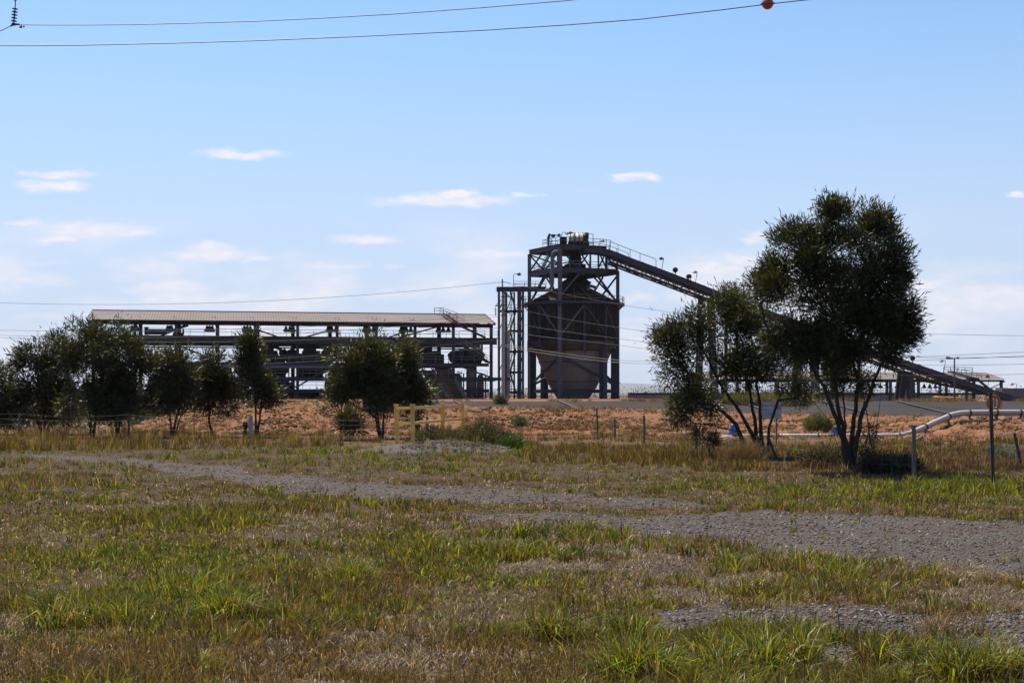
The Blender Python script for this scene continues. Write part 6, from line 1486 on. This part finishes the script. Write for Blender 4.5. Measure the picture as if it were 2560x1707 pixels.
emit('weeds', 'belt of tall olive and golden weeds along the fence', [grow(x, y, 9, h, np.full(len(x), .015), pal, np.full(len(x), .13), bend=(.05, .5))], 'weeds')
# 4. dry tufts dotted over the orange embankment
pxs = rng.uniform(300, 2750, 9000); s = rng.random(9000); t0 = np.interp(pxs, *TOE) - 1; c0 = crest_d(pxs); d = t0 + (c0 - t0) * (s ** .9) * 1.02; x = (pxs - CX) / F * d
w = fbm(x * .35, d * .5, 501); w2 = fbm(x * 1.5, d * 1.5, 503)
dens = np.where(pxs < 760, .40, np.where(pxs < 1750, .85, .20)) + np.where(s < .30, .55, 0) + np.where((s > .93), .25, 0)
k = (w2 > .46) & (rng.random(9000) < dens * np.clip((w - .3) * 3, .1, 1.2)); pxs, d, x, w = pxs[k], d[k], x[k], w[k]
pal = np.where((rng.random(len(x)) < .2)[:, None], pick(OLV, len(x)), np.where((rng.random(len(x)) < .5)[:, None], pick(BRN, len(x)), pick(DRY, len(x))))
emit('slope_tufts', 'dry tufts dotted over the orange embankment', [grow(x, d, 14, np.full(len(x), .20), np.full(len(x), .014), pal, np.full(len(x), .14), zf=lambda a, b: bund_z(CX + a / b * F, b) + .02, bend=(.2, .9))], 'grass')
# 5. dry fringe along the top of the pond lining
x = rng.uniform(-16, 72, 1500); y = rng.uniform(149.6, 152.5, 1500); k = fbm(x * .35, y * .2, 505) > .5; x, y = x[k], y[k]
emit('bank_fringe', 'dry grass fringe along the top edge of the pond lining', [grow(x, y, 10, np.full(len(x), .34), np.full(len(x), .035), pick(np.concatenate([DRY, OLV]), len(x)), np.full(len(x), .3), zf=lambda a, b: .92 + 0 * a)], 'grass')
# 6. crushed stone on the gravel, nearest stones largest
def stones(x, y, sz):
    n = len(x)
    base = np.array([(-1, -1, -.6), (1, -1, -.6), (1, 1, -.6), (-1, 1, -.6), (-.8, -.8, .6), (.8, -.8, .6), (.8, .8, .6), (-.8, .8, .6)]) * .5
    V = base[None] * (.55 + .9 * rng.random((n, 8, 3))) * sz[:, None, None] * (.7 + .6 * rng.random((n, 1, 3)))
    a = rng.random(n) * 6.283; c, s = np.cos(a), np.sin(a)
    V = np.stack([V[:, :, 0] * c[:, None] - V[:, :, 1] * s[:, None], V[:, :, 0] * s[:, None] + V[:, :, 1] * c[:, None], V[:, :, 2] + V[:, :, 0] * (rng.random((n, 1)) - .5) * .7], -1)
    V += np.stack([x, y, hz(x, y) + heap_z(x, y) + sz * .12], -1)[:, None]
    f = np.array([(0, 3, 2, 1), (4, 5, 6, 7), (0, 1, 5, 4), (1, 2, 6, 5), (2, 3, 7, 6), (3, 0, 4, 7)])
    q = (np.arange(n)[:, None, None] * 8 + f[None]).reshape(-1, 4)
    tone = rng.random(n)
    col = np.where((tone < .62)[:, None], np.array([(.135, .117, .108)]), np.where((tone < .84)[:, None], np.array([(.060, .052, .050)]), np.where((tone < .93)[:, None], np.array([(.17, .085, .055)]), np.array([(.25, .225, .20)]))))
    col = col * (.7 + .6 * rng.random((n, 1)))
    return V.reshape(-1, 3), q, np.repeat(col, 8, axis=0)
x, y = sample(370000, 7.0, 40); gr = gravel_at(x, y)
k = rng.random(len(x)) < np.where(gr > .9, .95, np.where(gr > .4, .5, .05)); x, y = x[k], y[k]
sz = (.006 + .022 * rng.random(len(x)) ** 5) * np.clip(y / 14, 1, 1.5)
xh = hxc + rng.normal(size=5200) * 1.1; yh = hyc + rng.normal(size=5200) * .75; kk = (heap_z(xh, yh) > .05) & (xh > hxc - .9 * rng.random(5200)); xh, yh = xh[kk], yh[kk]
x = np.concatenate([x, xh]); y = np.concatenate([y, yh]); sz = np.concatenate([sz, .016 + .035 * rng.random(len(xh)) ** 2])
V, q, cc = stones(x, y, sz)
M['stone'], nt, b = nmat('crushed_stone', .9); a_ = nt.nodes.new('ShaderNodeAttribute'); a_.attribute_name = 'Col'; nt.links.new(a_.outputs['Color'], b.inputs['Base Color']); b.inputs['Specular IOR Level'].default_value = .25
o = raw_mesh('gravel', M['stone'], V, q, np.full(len(q), 4), cc); tag(o, 'crushed grey and reddish stone scattered over the tracks', 'gravel', kind='stuff')
# clods on the orange slope
pxs = rng.uniform(320, 2750, 46000); s = rng.random(46000); t0 = np.interp(pxs, *TOE) - 1; c0 = crest_d(pxs); y = t0 + (c0 - t0) * s; x = (pxs - CX) / F * y
k = fbm(x * 1.2, y * 1.2, 601) > .44; x, y, pxs = x[k], y[k], pxs[k]
V, q, _ = stones(x, y, (.03 + .13 * rng.random(len(x)) ** 3))
V = V.reshape(-1, 8, 3); V[:, :, 2] += (bund_z(pxs, y) - hz(x, y) - heap_z(x, y))[:, None]; V = V.reshape(-1, 3)
o = raw_mesh('clods', M['bund'], V, q, np.full(len(q), 4), None); tag(o, 'dry orange clods over the embankment face', 'clods', kind='stuff')
# 7. single tussocks of bright long grass in the foreground, each a thing
TUS = [(560, 1560, 13, 78, .95, 'lush pale-green tussock with arching blades nearest the paddock middle'), (850, 1470, 14, 90, .9, 'wide bright green tussock right of the dark dead hollow'), (470, 1500, 11, 62, .8, 'yellow-green tussock above the dark dead hollow'), (285, 1560, 11, 66, .75, 'green tussock low on the paddock beside the sprawling one'),
    (150, 1570, 10, 70, .6, 'sprawling flat green tussock near the paddock corner'), (1360, 1600, 12, 78, .65, 'dark green tussock with a shaded foot at the edge of the straw patch'), (1580, 1695, 13, 95, 1.0, 'brightest fat tussock at the bottom edge, blades hanging over bare stones'), (1900, 1655, 12, 85, .95, 'bright tussock with a dark heart on the front gravel edge'), (1500, 1600, 13, 70, .7, 'olive tussock just above the brightest one'),
    (2480, 1690, 16, 110, .9, 'wide bright tussock in the bottom corner of the gravel'), (2190, 1655, 11, 40, .6, 'small upright tussock on the front gravel near the corner'), (1740, 1640, 10, 55, .6, 'reddish-green tussock between the two bright front ones'), (460, 1690, 10, 60, .35, 'half dry grey-green tussock on the bottom edge'), (1480, 1330, 9, 40, .5, 'small tussock at the edge of the wide gravel track'), (1870, 1490, 10, 55, .45, 'low green tussock on the sparse gravel strip'), (2350, 1590, 8, 40, .1, 'thin dead stalk clump on the front gravel'), (2225, 1455, 9, 32, .12, 'stiff grey-brown tuft on the sparse gravel'), (1840, 1690, 9, 60, .7, 'thin light-green tussock between the two bright ones on the bottom edge'),
    (490, 1552, 9, 50, 0, 'dark dead hollow tussock with matted black stems')]
for i, (px_, py_, nb, wpx, gq, lab) in enumerate(TUS):
    rng = np.random.default_rng(700 + i)
    c = G(px_, py_); k_ = c.y / F; n = int(nb * 11 * (1 + (wpx > 70)))
    n = int(n * .75); nc_ = 5 + i % 4; ca = rng.normal(size=(nc_, 2)) * np.array([.55, .38]); w_ = rng.dirichlet(np.ones(nc_) * 1.6); wi = rng.choice(nc_, size=n, p=w_)
    off = ca[wi] + rng.normal(size=(n, 2)) * .22 * (.4 + 2 * w_[wi])[:, None]
    xs2 = c.x + off[:, 0] * wpx * k_ * 1.15; ys2 = c.y + off[:, 1] * wpx * k_ * 1.15
    hh = np.full(n, (.11 + .065 * gq) * (.80 + wpx / 700.)) * (.5 + .9 * (w_ / w_.max())[wi] ** .5)
    pal = np.where((rng.random(n) < .08 + .70 * gq)[:, None], pick(GRN * (1.1, 1.25, 1.0), n), pick(np.concatenate([DRY, OLV]) if gq > 0 else BRN * .5, n))
    if gq > 0 and gq <= .15: pal = pick(np.concatenate([BRN, DRY]), n)
    V, lo, sz_, cc = grow(xs2, ys2, 6, hh, np.full(n, .0085 if gq > .3 else .0045), pal, np.full(n, .07), bend=(.1, 1.35), hv=.65)
    o = raw_mesh('grass_tussock', M['grass'], V, lo, sz_, cc, None, (c.x, c.y, 0)); tag(o, lab, 'grass tussock', 'tussocks standing out of the paddock')

# ------------------------------------------------------------------ the air: one closed box of thin even haze
mb = MB()
mb.add([(x, y, z) for z in (-26, 260) for x, y in ((-27000, -450), (27000, -450), (27000, 26000), (-27000, 26000))], [(3, 2, 1, 0), (4, 5, 6, 7), (0, 1, 5, 4), (1, 2, 6, 5), (2, 3, 7, 6), (3, 0, 4, 7)])
hm = bpy.data.materials.new('haze'); hm.use_nodes = True; hm.node_tree.nodes.clear()
pv = hm.node_tree.nodes.new('ShaderNodeVolumePrincipled'); ho = hm.node_tree.nodes.new('ShaderNodeOutputMaterial')
pv.inputs['Color'].default_value = (.80, .86, .97, 1); pv.inputs['Density'].default_value = 3.6e-5
hm.node_tree.links.new(pv.outputs[0], ho.inputs['Volume'])
o = mb.build('haze', hm, None, False, (0, 0, -26)); tag(o, 'thin pale blue haze over the plain', 'haze', kind='stuff')
